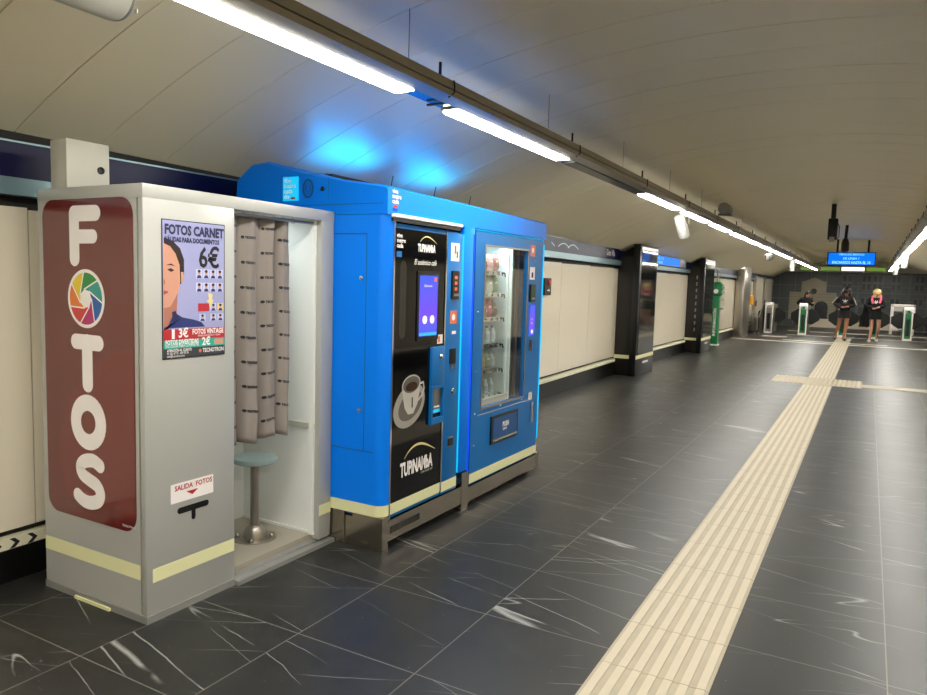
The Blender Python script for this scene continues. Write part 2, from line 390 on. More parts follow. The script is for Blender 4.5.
# tactile paving
t = thing('tactile_paving', (-.63, 2, 0), 'long beige ribbed tactile path running down the dark floor with a crossing pad', 'tactile paving')
b = MB(); y = 1.1-3.6
while y < 26.5:
    b.box(-.838, -.417, y+.001, min(y+.4, 26.5)-.001, 0, .003); y += .4
b.build('base_tiles', 'tact', t)
b = MB(); y = -2.5
while y < 24.2:
    for i in range(7):
        x = -.838+.030+i*.0602
        if not (12.87 < y+.2 < 13.9): b.box(x-.016, x+.016, y+.0015, y+.3985, .003, .0065)
    y += .4
b.build('ribs', 'tact2', t)
b = MB(); b.use('tact'); b.box(-1.34, -.836, 12.9, 13.9, 0, .003); b.box(-.429, -.005, 12.9, 13.9, 0, .003); b.box(-.005, XR-.03, 13.05, 13.45, 0, .003)
b.use('tact2')
for i in range(19):
    for j in range(15):
        x = -1.31+i*.07; y = 12.93+j*.067
        b.box(x-.02, x+.02, y-.02, y+.02, .003, .0065)
b.build('crossing_pad', None, t)
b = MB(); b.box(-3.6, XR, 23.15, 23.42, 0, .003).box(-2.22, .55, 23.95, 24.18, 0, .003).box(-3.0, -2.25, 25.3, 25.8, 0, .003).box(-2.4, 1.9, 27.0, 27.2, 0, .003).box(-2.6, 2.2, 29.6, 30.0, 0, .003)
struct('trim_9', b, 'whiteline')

# ---------------------------------------------------------------- light tracks
def track(cx, sgn, word):
    """cx: x of the lamp's outer edge; sgn +1: lamp lies outwards (left side)"""
    X = lambda a: cx+a*sgn
    lo = lambda p, q: (min(p, q), max(p, q))
    t = thing('lighting_track', (cx, 0, 2.33), 'beige metal lighting track running along the %s of the vault' % word, 'light track', 'lighting tracks under the vault')
    b = MB(); b.use('chan')
    a, c = lo(X(.108), X(.208)); b.box(a, c, -3.8, 31.5, 2.335, 2.360)
    a, c = lo(X(0), X(.205)); b.box(a, c, -3.8, 31.5, 2.368, 2.405)
    a, c = lo(X(.005), X(.19)); b.box(a, c, -3.8, 31.5, 2.358, 2.370)
    b.build('channel', None, t)
    y = 1.17
    while y < 31:
        xx = X(.1); b = MB(); b.use('chan'); b.box(xx-.09, xx+.09, y, y+.03, 2.404, 2.412); xr = X(.19); xo = X(.02); b.tube((xo, y+.015, 2.405), (xo, y+.015, ceil_z(xo)), .002, n=6); b.use('black'); b.tube((xr, y+.015, 2.40), (xr, y+.015, 2.465), .007, n=8); b.build('hanger_rod', None, t)
        b = MB(); xx = X(.212); b.path([(xx, y+.1, 2.405), (xx, y+.11, 2.38), (xx+.004*sgn, y+.1, 2.35), (X(.19), y+.09, 2.328)], .004, 6); b.build('cable_loop', 'black', t); y += 1.64
    a, c = lo(X(.002), X(.107)); MB().box(a, c, -3.8, 31.5, 2.352, 2.366).build('underside', 'under', t)
    a, c = lo(X(-.002), X(.125)); MB().box(a, c, 3.02, 3.035, 2.336, 2.346).build('bracket', 'black', t)
    ys = [-3.55, -1.95, -.35, 1.25, 3.15, 4.74, 6.63, 8.35, 10.0, 11.65, 13.3, 14.9, 16.2, 17.8, 19.4, 21.0, 22.6, 24.2, 25.8, 27.4, 29.0, 30.5][:22]
    for i, y in enumerate(ys):
        lit = not (sgn > 0 and i == 5)
        ln = 1.4
        if i in (3, 4): ln = 1.52
        if i > 6: ln = 1.28
        if i == 21: ln = .8
        if i == 5: ln = 1.83
        where = {3: 'above the photo booth', 4: 'above the blue vending machines'}.get(i, None)
        ordn = ['', '', '', '', '', '', 'fourth', 'fifth', 'sixth', 'seventh', 'eighth', 'ninth', 'tenth', 'eleventh', 'twelfth', 'thirteenth', 'fourteenth', 'fifteenth', 'sixteenth', 'seventeenth', 'eighteenth', 'last'][i]
        side = word.split()[0]
        if sgn < 0 and i < 14: lab = 'white linear luminaire of the right-hand track, outside the frame'
        elif not lit: lab = 'unlit dark linear luminaire between two lit ones on the left track'
        elif where and sgn > 0: lab = 'long lit white luminaire on the left track %s' % where
        elif i < 3: lab = 'white linear luminaire behind the camera on the left track'
        elif sgn < 0: lab = 'lit linear luminaire on the right track, %s from its far end' % ['last', 'second', 'third', 'fourth', 'fifth', 'sixth', 'seventh', 'eighth'][21-i]
        else: lab = 'lit linear luminaire on the left track, %s in view from the camera' % ordn
        l = thing('linear_luminaire', (cx, y, 2.34), lab, 'ceiling light', 'linear luminaires of the %s track' % word.split()[0])
        a, c = lo(X(0), X(.105)); MB().box(a, c, y, y+ln, 2.342, 2.351).build('tray', 'chan', l)
        a, c = lo(X(.003), X(.101)); MB().box(a, c, y+.02, y+ln-.02, 2.331, 2.342).build('diffuser', 'lamp' if lit else 'lampoff', l)
track(-1.925, 1, 'left side'); track(.665, -1, 'right side')

# spotlights on the tracks
def spot(x, y, z, tilt, ln, r, lab):
    t = thing('spotlight', (x, y, 2.33), lab, 'spotlight', 'cylindrical spotlights under the tracks')
    d = V((math.sin(tilt)*.35, math.sin(tilt), -math.cos(tilt))); c = V((x, y, z)); p0 = c-d*ln/2; p1 = c+d*ln/2
    b = MB(); b.lathe(p0, [(r*.9, 0), (r, .01), (r, ln-.01), (r*.94, ln), (r*.85, ln), (r*.8, ln-.03)], 24, d); b.build('body', 'white', t)
    MB().tube(p1-d*.035, p1-d*.03, r*.78).build('lens', 'white', t)
    MB().path([(x-r-.012, y, z+.02), (x-r-.012, y, z+ln*.45), (x, y, z+ln*.62), (x, y, 2.333)], .006).path([(x+r+.012, y, z+.02), (x+r+.012, y, z+ln*.45), (x, y, z+ln*.62)], .006).build('bracket', 'lgrey', t)
spot(-1.87, 8.25, 2.17, .5, .25, .06, 'tilted pale cylindrical spotlight hanging under the fifth luminaire of the left track')
spot(-1.83, 21.0, 2.2, 0, .36, .06, 'upright white cylindrical spotlight at the far end of the left track')
spot(.57, 17.4, 2.2, 0, .34, .06, 'upright white cylindrical spotlight on the right track, the nearer of two')
spot(.57, 22.9, 2.16, 0, .3, .06, 'upright white cylindrical spotlight on the right track, the farther of two')
# dome camera
t = thing('security_camera', (-1.83, 15.9, 2.33), 'grey dome camera below the left light track beyond the tilted spotlight', 'camera')
b = MB(); b.lathe((-1.83, 15.9, 2.18), [(.02, -.09), (.06, -.075), (.085, -.03), (.09, 0), (.09, .03), (.05, .05)]); b.build('dome', 'grey', t)
MB().tube((-1.83, 15.9, 2.22), (-1.83, 15.9, 2.333), .012).build('mount', 'grey', t)
t = thing('junction_drum', (-1.8, 10.2, 2.47), 'grey round junction drum lying on top of the left light track', 'junction box')
b = MB(); b.tube((-1.75, 10.05, 2.55), (-1.75, 10.3, 2.55), .075, n=24); b.build('drum', 'grey', t)
MB().box(-1.83, -1.67, 10.1, 10.25, 2.469, 2.49).build('saddle', 'chan', t)

# ceiling loudspeaker (top left)
t = thing('loudspeaker', (-2.3, 1.45, 2.62), 'light grey cylindrical loudspeaker hanging from the ceiling at upper left', 'loudspeaker')
c0 = V((-2.31, 1.16, 2.44)); b = MB()
b.lathe(c0, [(.05, -.012), (.088, 0), (.092, .012), (.092, .47), (.088, .485)], 32, V((0, 1, 0))); b.build('body', 'lgrey', t)
b = MB(); b.lathe(c0, [(.089, .486), (.086, .496), (.06, .5), (.01, .5)], 32, V((0, 1, 0))); b.build('end_cap', 'grey', t)
MB().box(-2.27, -2.255, 1.6805, 1.684, 2.38, 2.395).build('badge', 'letter', t)
MB().box(-2.33, -2.29, 1.35, 1.5, 2.52, 2.535).tube((-2.31, 1.42, 2.53), (-2.31, 1.42, ceil_z(-2.31)), .012).build('bracket', 'grey', t)

# ---------------------------------------------------------------- photo booth
bx, by = -2.59, 1.945
bt = 1.857
t = booth = thing('photo_booth', (-2.95, 2.54, 0), 'grey photo booth with a red FOTOS side sign, poster and curtained doorway', 'photo booth')
MB().box(-3.31, bx-.055, by+.031, 3.145, .022, .06).build('floor_plate', 'boothfloor', t)
MB().box(-3.315, bx+.005, by-.004, 2.43, 0, .031).box(-3.315, bx+.03, 2.43, 3.15, 0, .022).box(bx-.05, bx-.012, 2.43, 3.04, .022, .034).build('plinth', 'boothlow', t)
b = MB(); b.box(-3.312, -2.628, by, by+.03, .032, 1.80); b.build('side_wall', 'boothgrey', t)
MB().box(-3.311, -3.29, by+.03, 3.145, .06, 1.80).build('back_wall', 'white', t)
MB().box(-3.29, bx-.03, 3.1, 3.145, .06, 1.80).build('far_side_wall', 'boothgrey', t)
MB().box(-3.28, bx-.02, 3.05, 3.1, .06, 1.80).build('inner_panel', 'white', t)
MB().box(-3.28, bx-.03, 3.038, 3.05, .66, .69).build('inner_ledge', 'lgrey', t)
MB().box(-3.19, bx-.03, 3.04, 3.05, .06, .075).build('inner_skirting', 'white', t)
MB().box(-3.19, -3.17, 2.45, 3.05, .06, 1.80).build('inner_back_panel', 'white', t)
MB().box(-3.28, bx-.03, 2.40, 2.42, .06, 1.80).build('equipment_wall', 'boothgrey', t)
b = MB(); b.box(-2.621, bx, by, 2.432, .03, 1.83, .004); b.build('front_panel', 'boothgrey', t)
MB().box(-2.64, bx, 3.045, 3.147, .035, 1.815, .003).build('door_post', 'boothgrey', t)
MB().box(-2.655, -2.625, 3.03, 3.046, .06, 1.81).build('door_jamb', 'white', t)
MB().box(-3.315, bx+.001, by-.001, 3.148, 1.80, bt, .003).build('roof', 'boothgrey', t)
MB().tube((-2.64, 2.41, 1.785), (-2.64, 3.05, 1.785), .008).build('curtain_rail', 'steel', t)
MB().box(-2.95, -2.8, 2.55, 2.95, 1.79, 1.80).build('cabin_lamp', 'cabinlamp', t)
FS = FY(0, by, 0); FF = FX(bx, 0, 0)
g = MB(); g.rect(FS, -3.312, -2.628, .186, .25); g.build('glow_band', 'glowstrip', t)
g = MB(); g.rect(FF, 1.975, 2.43, .172, .232); g.build('glow_band', 'glowstrip', t)
g = MB(); g.rect(FF, 3.047, 3.146, .172, .232); g.build('glow_band', 'glowstrip', t)
MB().box(-3.08, -2.83, by-.012, by-.002, 0, .014).build('wedge', 'glowstrip', t)
# side sign
b = MB(); b.rect(FS, -3.275, -2.65, .385, 1.805, 0, .003, .075)
sg = b.build('side_sign', 'sign', t)
pts = []
b = MB(); cx0, cz0, rr = -2.62, .62, .56
for k_ in range(25):
    a = math.radians(90+k_*90/24); pts.append((max(-3.27, min(-2.652, cx0+rr*math.cos(a))), cz0+rr*math.sin(a)))
pts = [(-2.652, .47)]+[p for p in pts]+[(-3.12, .47)]
b.poly(FS, pts, .0031, .0006); b.build('red_swirl', 'sign2', sg)
cx = -2.965
D = .004
b = MB(); w = .068
b.stroke(FS, [(cx-.075, 1.742), (cx-.075, 1.548)], w, D); b.stroke(FS, [(cx-.075, 1.742), (cx+.074, 1.742)], w, D, .0012); b.stroke(FS, [(cx-.075, 1.643), (cx+.055, 1.643)], w-.008, D, .0014)
b.build('letter_f', 'letter', sg)
b = MB(); b.stroke(FS, [(cx-.078, 1.185), (cx+.082, 1.185)], w, D, .0012); b.stroke(FS, [(cx+.002, 1.185), (cx+.002, 1.0)], w+.004, D, .001)
b.build('letter_t', 'letter', sg)
b = MB(); b.stroke(FS, [(cx+.088*math.cos(2*PI*k/32), .83+.088*math.sin(2*PI*k/32)) for k in range(32)], .072, D, closed=True); b.build('letter_o', 'letter', sg)
P = [(.078, .645), (.03, .662), (-.03, .652), (-.062, .625), (-.05, .592), (0, .572), (.055, .553), (.078, .52), (.06, .485), (.005, .468), (-.045, .472), (-.085, .49)]
def smooth2(P, n=5):
    out = []
    for i in range(len(P)-1):
        p0 = P[max(i-1, 0)]; p1 = P[i]; p2 = P[i+1]; p3 = P[min(i+2, len(P)-1)]
        for j in range(n):
            s = j/n; out.append(tuple(.5*((2*p1[q])+(-p0[q]+p2[q])*s+(2*p0[q]-5*p1[q]+4*p2[q]-p3[q])*s*s+(-p0[q]+3*p1[q]-3*p2[q]+p3[q])*s**3) for q in (0, 1)))
    return out+[P[-1]]
b = MB(); b.stroke(FS, [(cx+a, z) for a, z in smooth2(P)], .062, D); b.build('letter_s', 'letter', sg)
b = MB(); b.disc(FS, cx, 1.375, .128, .128, D, .001, 40); b.build('wheel_ring', 'letter', sg)
cols = ['1d8a48', '1f9a8c', '1d5ea8', '2b3f8e', 'c02a6a', 'd03a34', 'e2772c', 'e8c02c']
cols = ['2a8a3e', '2a9a8c', '1d5ea8', 'b82e6e', 'cf3a38', 'e2772c', 'e8c92c']
n7 = 7
b = MB()
for k in range(n7):
    Mt['wheel%d' % k] = mat('wheel_colour_%d' % k, cols[k], .25); b.use('wheel%d' % k)
    a0 = PI/2+.1-2*PI*k/n7; a1 = a0-2*PI/n7; R_ = .113; r_ = .042
    off = 1.0
    outer = [(cx+R_*math.cos(a0-.03+(a1-a0+.06)*j/8), 1.375+R_*math.sin(a0-.03+(a1-a0+.06)*j/8)) for j in range(9)]
    i0 = (cx+r_*math.cos(a0+off), 1.375+r_*math.sin(a0+off)); i1 = (cx+r_*math.cos(a1+off), 1.375+r_*math.sin(a1+off))
    # blade edges run from the rim to the small heptagon
    b.poly(FS, outer+[i1, i0], D+.001, .001)
b.build('colour_wheel', None, sg)
b = MB()
for k in range(n7):
    a0 = PI/2+.1-2*PI*k/n7; off = 1.0
    b.stroke(FS, [(cx+.115*math.cos(a0), 1.375+.115*math.sin(a0)), (cx+.042*math.cos(a0+off), 1.375+.042*math.sin(a0+off))], .006, D+.0022, .0004)
b.build('wheel_blade_edges', 'letter', sg)
b = MB(); b.text(FS, 'TECNOTRON', .014, -2.74, .405, d0=.0035); b.build('small_imprint', 'letter', sg)
# poster
px0, pw, pz0, ph = 2.032, .338, 1.13, .592
FP = FX(bx+.001, px0, pz0)
def U(u, v): return (u*pw, (1-v)*ph)
Mt['pbg'] = mat('poster_lavender', '9a9cc6', .4); Mt['pnavy'] = mat('poster_navy', '23264e', .4); Mt['pskin'] = mat('poster_skin', 'c8917a', .4); Mt['pskin2'] = mat('poster_skin_shade', 'a86e5a', .4)
Mt['phair'] = mat('poster_hair', '2a1a18', .4); Mt['plip'] = mat('poster_lip', '9c4448', .4); Mt['pshirt'] = mat('poster_shirt', '28336e', .4); Mt['pred'] = mat('poster_red', 'b3262e', .4); Mt['pteal'] = mat('poster_teal', '2bab98', .4)
Mt['pdark'] = mat('poster_dark', '33383e', .4); Mt['pyel'] = mat('poster_yellow', 'd8c88a', .4); Mt['ppale'] = mat('poster_pale', 'b9bede', .4)
b = MB(); b.rect(FP, 0, pw, 0, ph, 0, .002); po = b.build('poster', 'black', t)
b = MB(); b.rect(FP, .004, pw-.004, .004, ph-.004, .002, .0005); b.build('background', 'pbg', po)
b = MB()
for pts, k, d in (
    ([(.03, .13), (.16, .15), (.27, .20), (.33, .28), (.33, .37), (.31, .44), (.27, .46), (.03, .40)], 'phair', .0026),
    ([(.02, .17), (.12, .19), (.2, .24), (.26, .32), (.27, .44), (.25, .50), (.19, .56), (.12, .62), (.02, .63)], 'pskin', .0030),
    ([(.28, .37), (.32, .37), (.32, .43), (.285, .46)], 'pskin', .0032),
    ([(.02, .60), (.13, .60), (.23, .52), (.21, .68), (.02, .80)], 'pskin2', .0028),
    ([(.02, .80), (.10, .74), (.17, .66), (.3, .70), (.48, .72), (.60, .74), (.66, .775), (.02, .775)], 'pshirt', .0034),
    ([(.14, .66), (.19, .65), (.24, .70), (.16, .76)], 'pnavy', .0037),
    ([(.07, .355), (.13, .345), (.18, .36), (.13, .372)], 'phair', .0036), ([(.05, .325), (.13, .312), (.2, .33), (.13, .324)], 'phair', .0036),
    ([(.02, .42), (.045, .44), (.04, .46), (.02, .465)], 'pskin2', .0036), ([(.02, .505), (.075, .51), (.09, .518), (.02, .535)], 'plip', .0036)):
    b.use(k); b.poly(FP, [U(u, v) for u, v in pts], d, .0004)
b.build('portrait', None, po)
b = MB(); b.use('pnavy')
b.text(FP, 'FOTOS CARNET', .056, .012, ph-.06, bold=.0026, xs=.775, d0=.0035); b.text(FP, 'VÁLIDAS PARA DOCUMENTOS', .0285, .014, ph-.092, bold=.0013, xs=.735, d0=.0035)
b.use('ink'); b.text(FP, '6€', .125, .188, ph-.195, bold=.0028, xs=.82, d0=.0035); b.build('heading', None, po)
b = MB()
def mini(u, v, w_, h_, bg='letter'):
    b.use(bg); b.poly(FP, [U(u, v), U(u+w_, v), U(u+w_, v-h_), U(u, v-h_)], .0027, .0005)
    b.use('pskin'); b.disc(FP, *U(u+w_*.5, v-h_*.62), pw*w_*.2, ph*h_*.22, .0033, .0004, 12)
    b.use('phair'); b.disc(FP, *U(u+w_*.5, v-h_*.78), pw*w_*.22, ph*h_*.16, .0034, .0004, 12)
    b.use('pshirt'); b.poly(FP, [U(u+w_*.12, v-h_*.04), U(u+w_*.88, v-h_*.04), U(u+w_*.7, v-h_*.36), U(u+w_*.3, v-h_*.36)], .0033, .0004)
for r_ in (0, 1):
    for c_ in range(4): mini(.515+c_*.115, .415+r_*.1, .105, .07, 'ppale')
b.use('pyel'); b.poly(FP, [U(.71, .52), U(.79, .53), U(.78, .575), U(.81, .575), U(.75, .63), U(.69, .58), U(.73, .57)], .0028, .0005)
b.use('pred'); b.poly(FP, [U(.55, .66), U(.73, .66), U(.73, .60), U(.55, .60)], .0028, .0005); mini(.75, .66, .1, .06, 'ppale'); mini(.87, .66, .1, .06, 'pyel')
mini(.57, .735, .1, .055, 'ppale'); mini(.75, .735, .1, .055, 'ppale'); mini(.87, .735, .1, .055, 'ppale')
b.build('sample_photos', None, po)
b = MB(); b.use('pred'); b.rect(FP, .004, pw-.004, ph*.135, ph*.215, .0038, .0005)
b.use('letter'); b.text(FP, '3€', .054, .078, ph*.155, bold=.0015, xs=.85, d0=.0043); b.text(FP, 'FOTOS VINTAGE', .032, .152, ph*.172, bold=.0009, xs=.72, d0=.0043); b.text(FP, 'IMPRESIÓN EN BLANCO Y NEGRO', .011, .182, ph*.152, xs=.75, d0=.0043)
b.rect(FP, .045, .06, ph*.145, ph*.215, .0042, .0004); b.build('red_band', None, po)
b = MB(); b.use('pteal'); b.rect(FP, .004, pw-.004, ph*.075, ph*.135, .0038, .0005)
b.use('letter'); b.text(FP, 'FOTOS DIVERTIDAS', .028, .012, ph*.105, bold=.0008, xs=.70, d0=.0043); b.text(FP, 'EN COLOR PARA COMPARTIR', .018, .012, ph*.083, xs=.72, d0=.0043); b.text(FP, '2€', .048, .205, ph*.087, bold=.0015, xs=.85, d0=.0043)
b.use('pskin'); b.rect(FP, .275, .325, ph*.085, ph*.128, .0042, .0004); b.build('teal_band', None, po)
b = MB(); b.use('pdark'); b.rect(FP, .004, pw-.004, .004, ph*.075, .0038, .0005)
b.use('letter'); b.text(FP, 'ATENCIÓN AL CLIENTE', .016, .02, ph*.052, xs=.75, d0=.0043, bold=.0003); b.text(FP, '91 662 67 92 · 609 00 58', .0145, .02, ph*.032, xs=.75, d0=.0043); b.text(FP, 'info@tecnotron.com', .014, .02, ph*.012, xs=.75, d0=.0043)
b.text(FP, 'TECNOTRON', .025, .208, ph*.032, xs=.78, bold=.0006, d0=.0043); b.use('orange'); b.disc(FP, .195, ph*.045, .008, .008, .0043, .0003, 14); b.build('dark_band', None, po)
# delivery sticker and slot
b = MB(); b.use('letter'); b.rect(FF, 2.068, 2.302, .492, .578, .001, .001, .004)
b.use('pred'); b.text(FF, 'SALIDA  FOTOS', .032, 2.088, .546, xs=.92, bold=.0007, d0=.0022); b.poly(FF, [(2.15, .532), (2.215, .532), (2.183, .512)], .002, .0008); b.build('delivery_sticker', None, t)
b = MB(); b.stroke(FF, [(2.117, .452), (2.262, .452)], .028, .0005, .001); b.stroke(FF, [(2.19, .45), (2.19, .405)], .022, .0005, .0012); b.build('photo_slot', 'black', t)
MB().box(-2.9, -2.84, 2.421, 2.44, .36, .44, .004).build('coin_tray', 'steel', t)

# stool
t = thing('stool', (-2.86, 2.83, .06), 'fixed round stool with pale green seat and steel post inside the photo booth', 'stool')
b = MB(); b.lathe((-2.86, 2.83, 0), [(.108, .485), (.117, .49), (.121, .502), (.117, .515), (.10, .52), (.01, .52)], 36); b.build('seat', 'seat', t)
b = MB(); b.lathe((-2.86, 2.83, 0), [(.024, .10), (.024, .484)], 24); b.build('post', 'steel', t)
b = MB(); b.lathe((-2.86, 2.83, 0), [(.115, .06), (.115, .066), (.062, .068), (.058, .10), (.046, .125), (.027, .135)], 32); b.build('flange', 'steel', t)
for k in range(4):
    a = k*PI/2+.6; MB().lathe((-2.86+.092*math.cos(a), 2.83+.092*math.sin(a), 0), [(.012, .066), (.012, .078), (.006, .086)], 12).build('bolt', 'steel', t)

# curtain
cx0_, cy0_, cy1_, cz0_, cz1_ = -2.675, 2.44, 2.885, .665, 1.785
def curt(u, v):
    ph_ = u*2*PI
    q = (u+.03*math.sin(ph_+.8))*3.7+.12+.05*math.sin(v*3)
    w_ = .062*abs(math.sin(PI*q))**.75-.03+.006*math.sin(ph_*6.1+v*5)
    y = cy0_+(cy1_-cy0_)*u
    return V((cx0_+w_*(.75+.35*v)+.002*math.sin(v*26+u*9), y+.004*math.sin(v*7+u*5), cz1_+(cz0_-cz1_)*v+.01*math.sin(u*11)*v))
t = thing('curtain', (cx0_, cy0_, cz1_), 'taupe fabric curtain with small dark logo print hanging in the photo booth doorway', 'curtain')
b = MB(); b.smooth = True; NU, NV = 90, 40
g = [[b.bm.verts.new(curt(i/NU, j/NV)) for i in range(NU+1)] for j in range(NV+1)]
for j in range(NV):
    for i in range(NU): b._face([g[j][i], g[j+1][i], g[j+1][i+1], g[j][i+1]])
o = b.build('cloth', 'curtain', t, fix=False)
md = o.modifiers.new('thickness', 'SOLIDIFY'); md.thickness = .002
b = MB(); b.use('ink'); Lw = 1.0/.62
for i, uc in enumerate((.075, .345, .655, .915, 1.3)):
    for j in range(10):
        z0 = .06+j*.122+(.05 if i % 2 else 0)
        if z0 > 1.06: continue
        def fn(a, q, uc=uc, z0=z0):
            u = uc+a/(cy1_-cy0_)*1.0; v = (z0-q)/(cz1_-cz0_)
            p = curt(min(1, max(0, u)), v); e = curt(min(1, max(0, u))+.004, v)-curt(min(1, max(0, u))-.004, v); n = e.cross(V((0, 0, 1))).normalized()
            return p+n*.0022
        if uc > 1: continue
        b.text(FF, 'TECNOTRON', .016, -.026, 0, xs=.64, bold=.0011, fn=fn)
        for q in range(1):
            ps = [fn(-.036+.008*math.cos(a*PI/4), .006+.008*math.sin(a*PI/4)) for a in range(8)]; b._face([b.bm.verts.new(p) for p in ps])
b.build('printed_pattern', None, t)
b = MB()
for k in range(7):
    y = 2.46+k*.068; b.path([(-2.64+.0125*math.cos(a*PI/6), y+.001*a, 1.785+.0125*math.sin(a*PI/6)) for a in range(13)], .0015, 5)
b.build('curtain_rings', 'steel', t)

# electrical cabinet on the booth roof
t = thing('control_cabinet', (-3.18, 2.07, bt), 'small grey metal control box with round lock standing on the photo booth roof', 'control box')
MB().box(-3.245, -3.135, 1.967, 2.165, bt, 2.072, .003).build('body', 'lgrey', t)
MB().box(-3.134, -3.12, 1.963, 2.169, bt+.003, 2.075, .002).build('door', 'lgrey', t)
b = MB(); b.lathe((-3.12, 2.125, 1.955), [(.017, 0), (.017, .005), (.012, .007), (.008, .003)], 20, V((1, 0, 0))); b.build('lock', 'black', t)
t = tag(MB().path([(-3.28, 2.19, 1.857), (-3.27, 2.2, 1.92), (-3.27, 2.205, 1.98), (-3.26, 2.195, 2.04), (-3.24, 2.165, 2.06)], .010).build('flexible_conduit', 'grey'), 'grey flexible conduit curving behind the control box on the booth roof', 'conduit')

# ---------------------------------------------------------------- blue vending kiosk
MX = -2.24; ky0, ky1 = 3.155, 5.30
t = kiosk = thing('vending_kiosk', (-2.7, 4.2, 0), 'bright blue surround housing the coffee and snack machines on a steel plinth', 'kiosk')
def topz(x, y):
    pts = [(-3.345, 1.97), (-3.335, 2.07), (-3.22, 2.15), (-3.1, 2.157), (-2.82, 2.085), (-2.53, 2.03), (MX, 1.99)]
    for (a, za), (c, zc) in zip(pts, pts[1:]):
        if x <= c+1e-6: z = za+(zc-za)*(x-a)/(c-a); break
    return z-.02*(y-ky0)/(ky1-ky0)
def rounded_side(y0, y1, z0, z1f, key, name, x0=-3.345, r=.06, sides=(True, True), grow=0):
    """side panel whose front corner is rounded; y0 outer face"""
    b = MB(); s = 1 if y1 > y0 else -1
    base = [(x0, y0)]
    for k in range(9):
        a = k/8*PI/2; base.append((MX-r+r*math.sin(a), y0+s*(r-r*math.cos(a))))
    base += [(MX, y1), (MX-.03, y1), (MX-.03, y0+s*(r+.0)), (MX-r, y0+s*.03), (x0, y0+s*.03)]
    lo = [(x, y, z0) for x, y in base]; hi = [(x, y, z1f) for x, y in base]
    b.hull(lo, hi); return b
b = rounded_side(ky0, ky0+.07, .255, 1.84, 'blue', 'x'); b.build('side_panel', 'blue', t)
b = rounded_side(ky0-.001, ky0+.07, .192, .255, 'blue', 'x'); b.build('glow_band', 'glowstrip', t)
b = rounded_side(ky1, ky1-.06, .255, 1.84, 'blue', 'x'); b.build('side_panel', 'blue', t)
b = rounded_side(ky1+.001, ky1-.06, .165, .228, 'blue', 'x'); b.build('glow_band', 'glowstrip', t)
# header
b = MB(); xs_ = [-3.345, -3.335, -3.22, -3.1, -3.0, -2.82, -2.67, -2.53, -2.38, MX-.05, MX-.025, MX-.008, MX]
def hdr(y): return [(x, y, topz(x, y)-(.0 if x < MX-.04 else (.001 if x < MX-.02 else (.003 if x < MX-.004 else .012)))) for x in xs_]
secs = [(ky0+.03, -.03), (ky0+.012, -.012), (ky0, -.03)]
yq = [ky0, ky0+.02, 4.2, ky1-.02, ky1]
loops = []
for y in yq:
    ins = .02 if y in (ky0, ky1) else 0
    up = [(x, yy, z-ins*.6) for x, yy, z in hdr(y)]
    loops.append([b.bm.verts.new(p) for p in [(-3.345, y, 1.842)]+up+[(MX, y, 1.842)]])
for A, Bq in zip(loops, loops[1:]):
    n = len(A)
    for i in range(n): b._face([A[i], A[(i+1) % n], Bq[(i+1) % n], Bq[i]])
b._face(loops[0][::-1]); b._face(loops[-1]); b.build('header', 'blue', t)
MB().box(MX-.03, MX, 3.992, 4.13, .26, 1.843, .004).build('centre_post', 'blue', t)
MB().box(-3.345, -3.32, ky0+.03, ky1-.03, .25, 1.85).build('back_panel', 'blued', t)
MB().box(-3.32, MX-.04, ky0+.03, ky1-.03, .17, .20).build('deck', 'blued', t)
# plinth frame
b = MB(); b.use('plsteel')
b.box(MX-.045, MX+.004, 3.157, 3.215, 0, .19).box(MX-.035, MX+.002, 3.215, 4.05, .045, .165).box(MX-.045, MX+.004, 4.04, 4.13, 0, .25).box(MX-.035, MX+.002, 4.13, 5.29, .035, .135).box(MX-.045, MX+.003, 5.25, 5.305, .02, .15)
b.box(MX-.2, MX-.045, 3.157, 3.175, .165, .19).box(-3.33, MX-.045, 3.165, 3.2, .0, .165).box(-2.6, -2.5, 3.157, 3.2, .0, .19).box(MX-.036, MX+.006, 3.215, 4.04, .150, .165)
b.build('plinth_frame', None, t)
b = MB()
for k in range(22): b.box(MX+.0015, MX+.003, 3.235+k*.014, 3.242+k*.014, .085, .125)
b.build('vent_slots', 'black', t)
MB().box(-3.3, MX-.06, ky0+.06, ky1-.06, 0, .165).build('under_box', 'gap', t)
# side inspection door: thin seams, keys
FK = FY(0, ky0, 0)
b = MB()
for a0, a1, z0, z1 in ((-2.60, -2.37, 1.735, 1.741), (-2.373, -2.369, .55, 1.741), (-2.60, -2.31, .548, .553), (-3.3, -2.27, 1.895, 1.899)):
    b.rect(FK, a0, a1, z0, z1, -.0004, .001)
b.build('panel_seams', 'blued', t)
for z in (1.5, .775):
    b = MB(); b.lathe((-2.405, ky0, z), [(.012, -.001), (.012, .004), (.006, .007)], 16, V((0, -1, 0))); b.build('key_lock', 'chrome', t)
b = MB(); b.use('ledc'); b.rect(FK, -2.972, -2.855, 1.925, 2.06, .0005, .002); b.use('letter')
for i, wd in enumerate(('vive', 'metro', 'cada', 'día')): b.text(FK, wd, .036, -2.963, 2.03-i*.031, bold=.0008, d0=.003)
b.use('red'); b.disc(FK, -2.895, 1.94, .018, .007, .003, .0005, 16); b.build('logo_display', None, t)
b = MB(); b.use('blued'); b.stroke(FK, [(-2.785+.035*math.cos(2*PI*k/24), 1.99+.048*math.sin(2*PI*k/24)) for k in range(24)], .012, .0005, .002, closed=True)
for r_ in (.012, .022): b.stroke(FK, [(-2.785+r_*math.cos(2*PI*k/20), 1.99+r_*1.35*math.sin(2*PI*k/20)) for k in range(20)], .004, .0005, .002, closed=True)
b.build('fan_grille', None, t)
b = MB(); b.lathe((-2.68, ky0, 1.985), [(.013, -.001), (.013, .006), (.008, .009)], 16, V((0, -1, 0))); b.build('round_sensor', 'black', t)
b = MB()
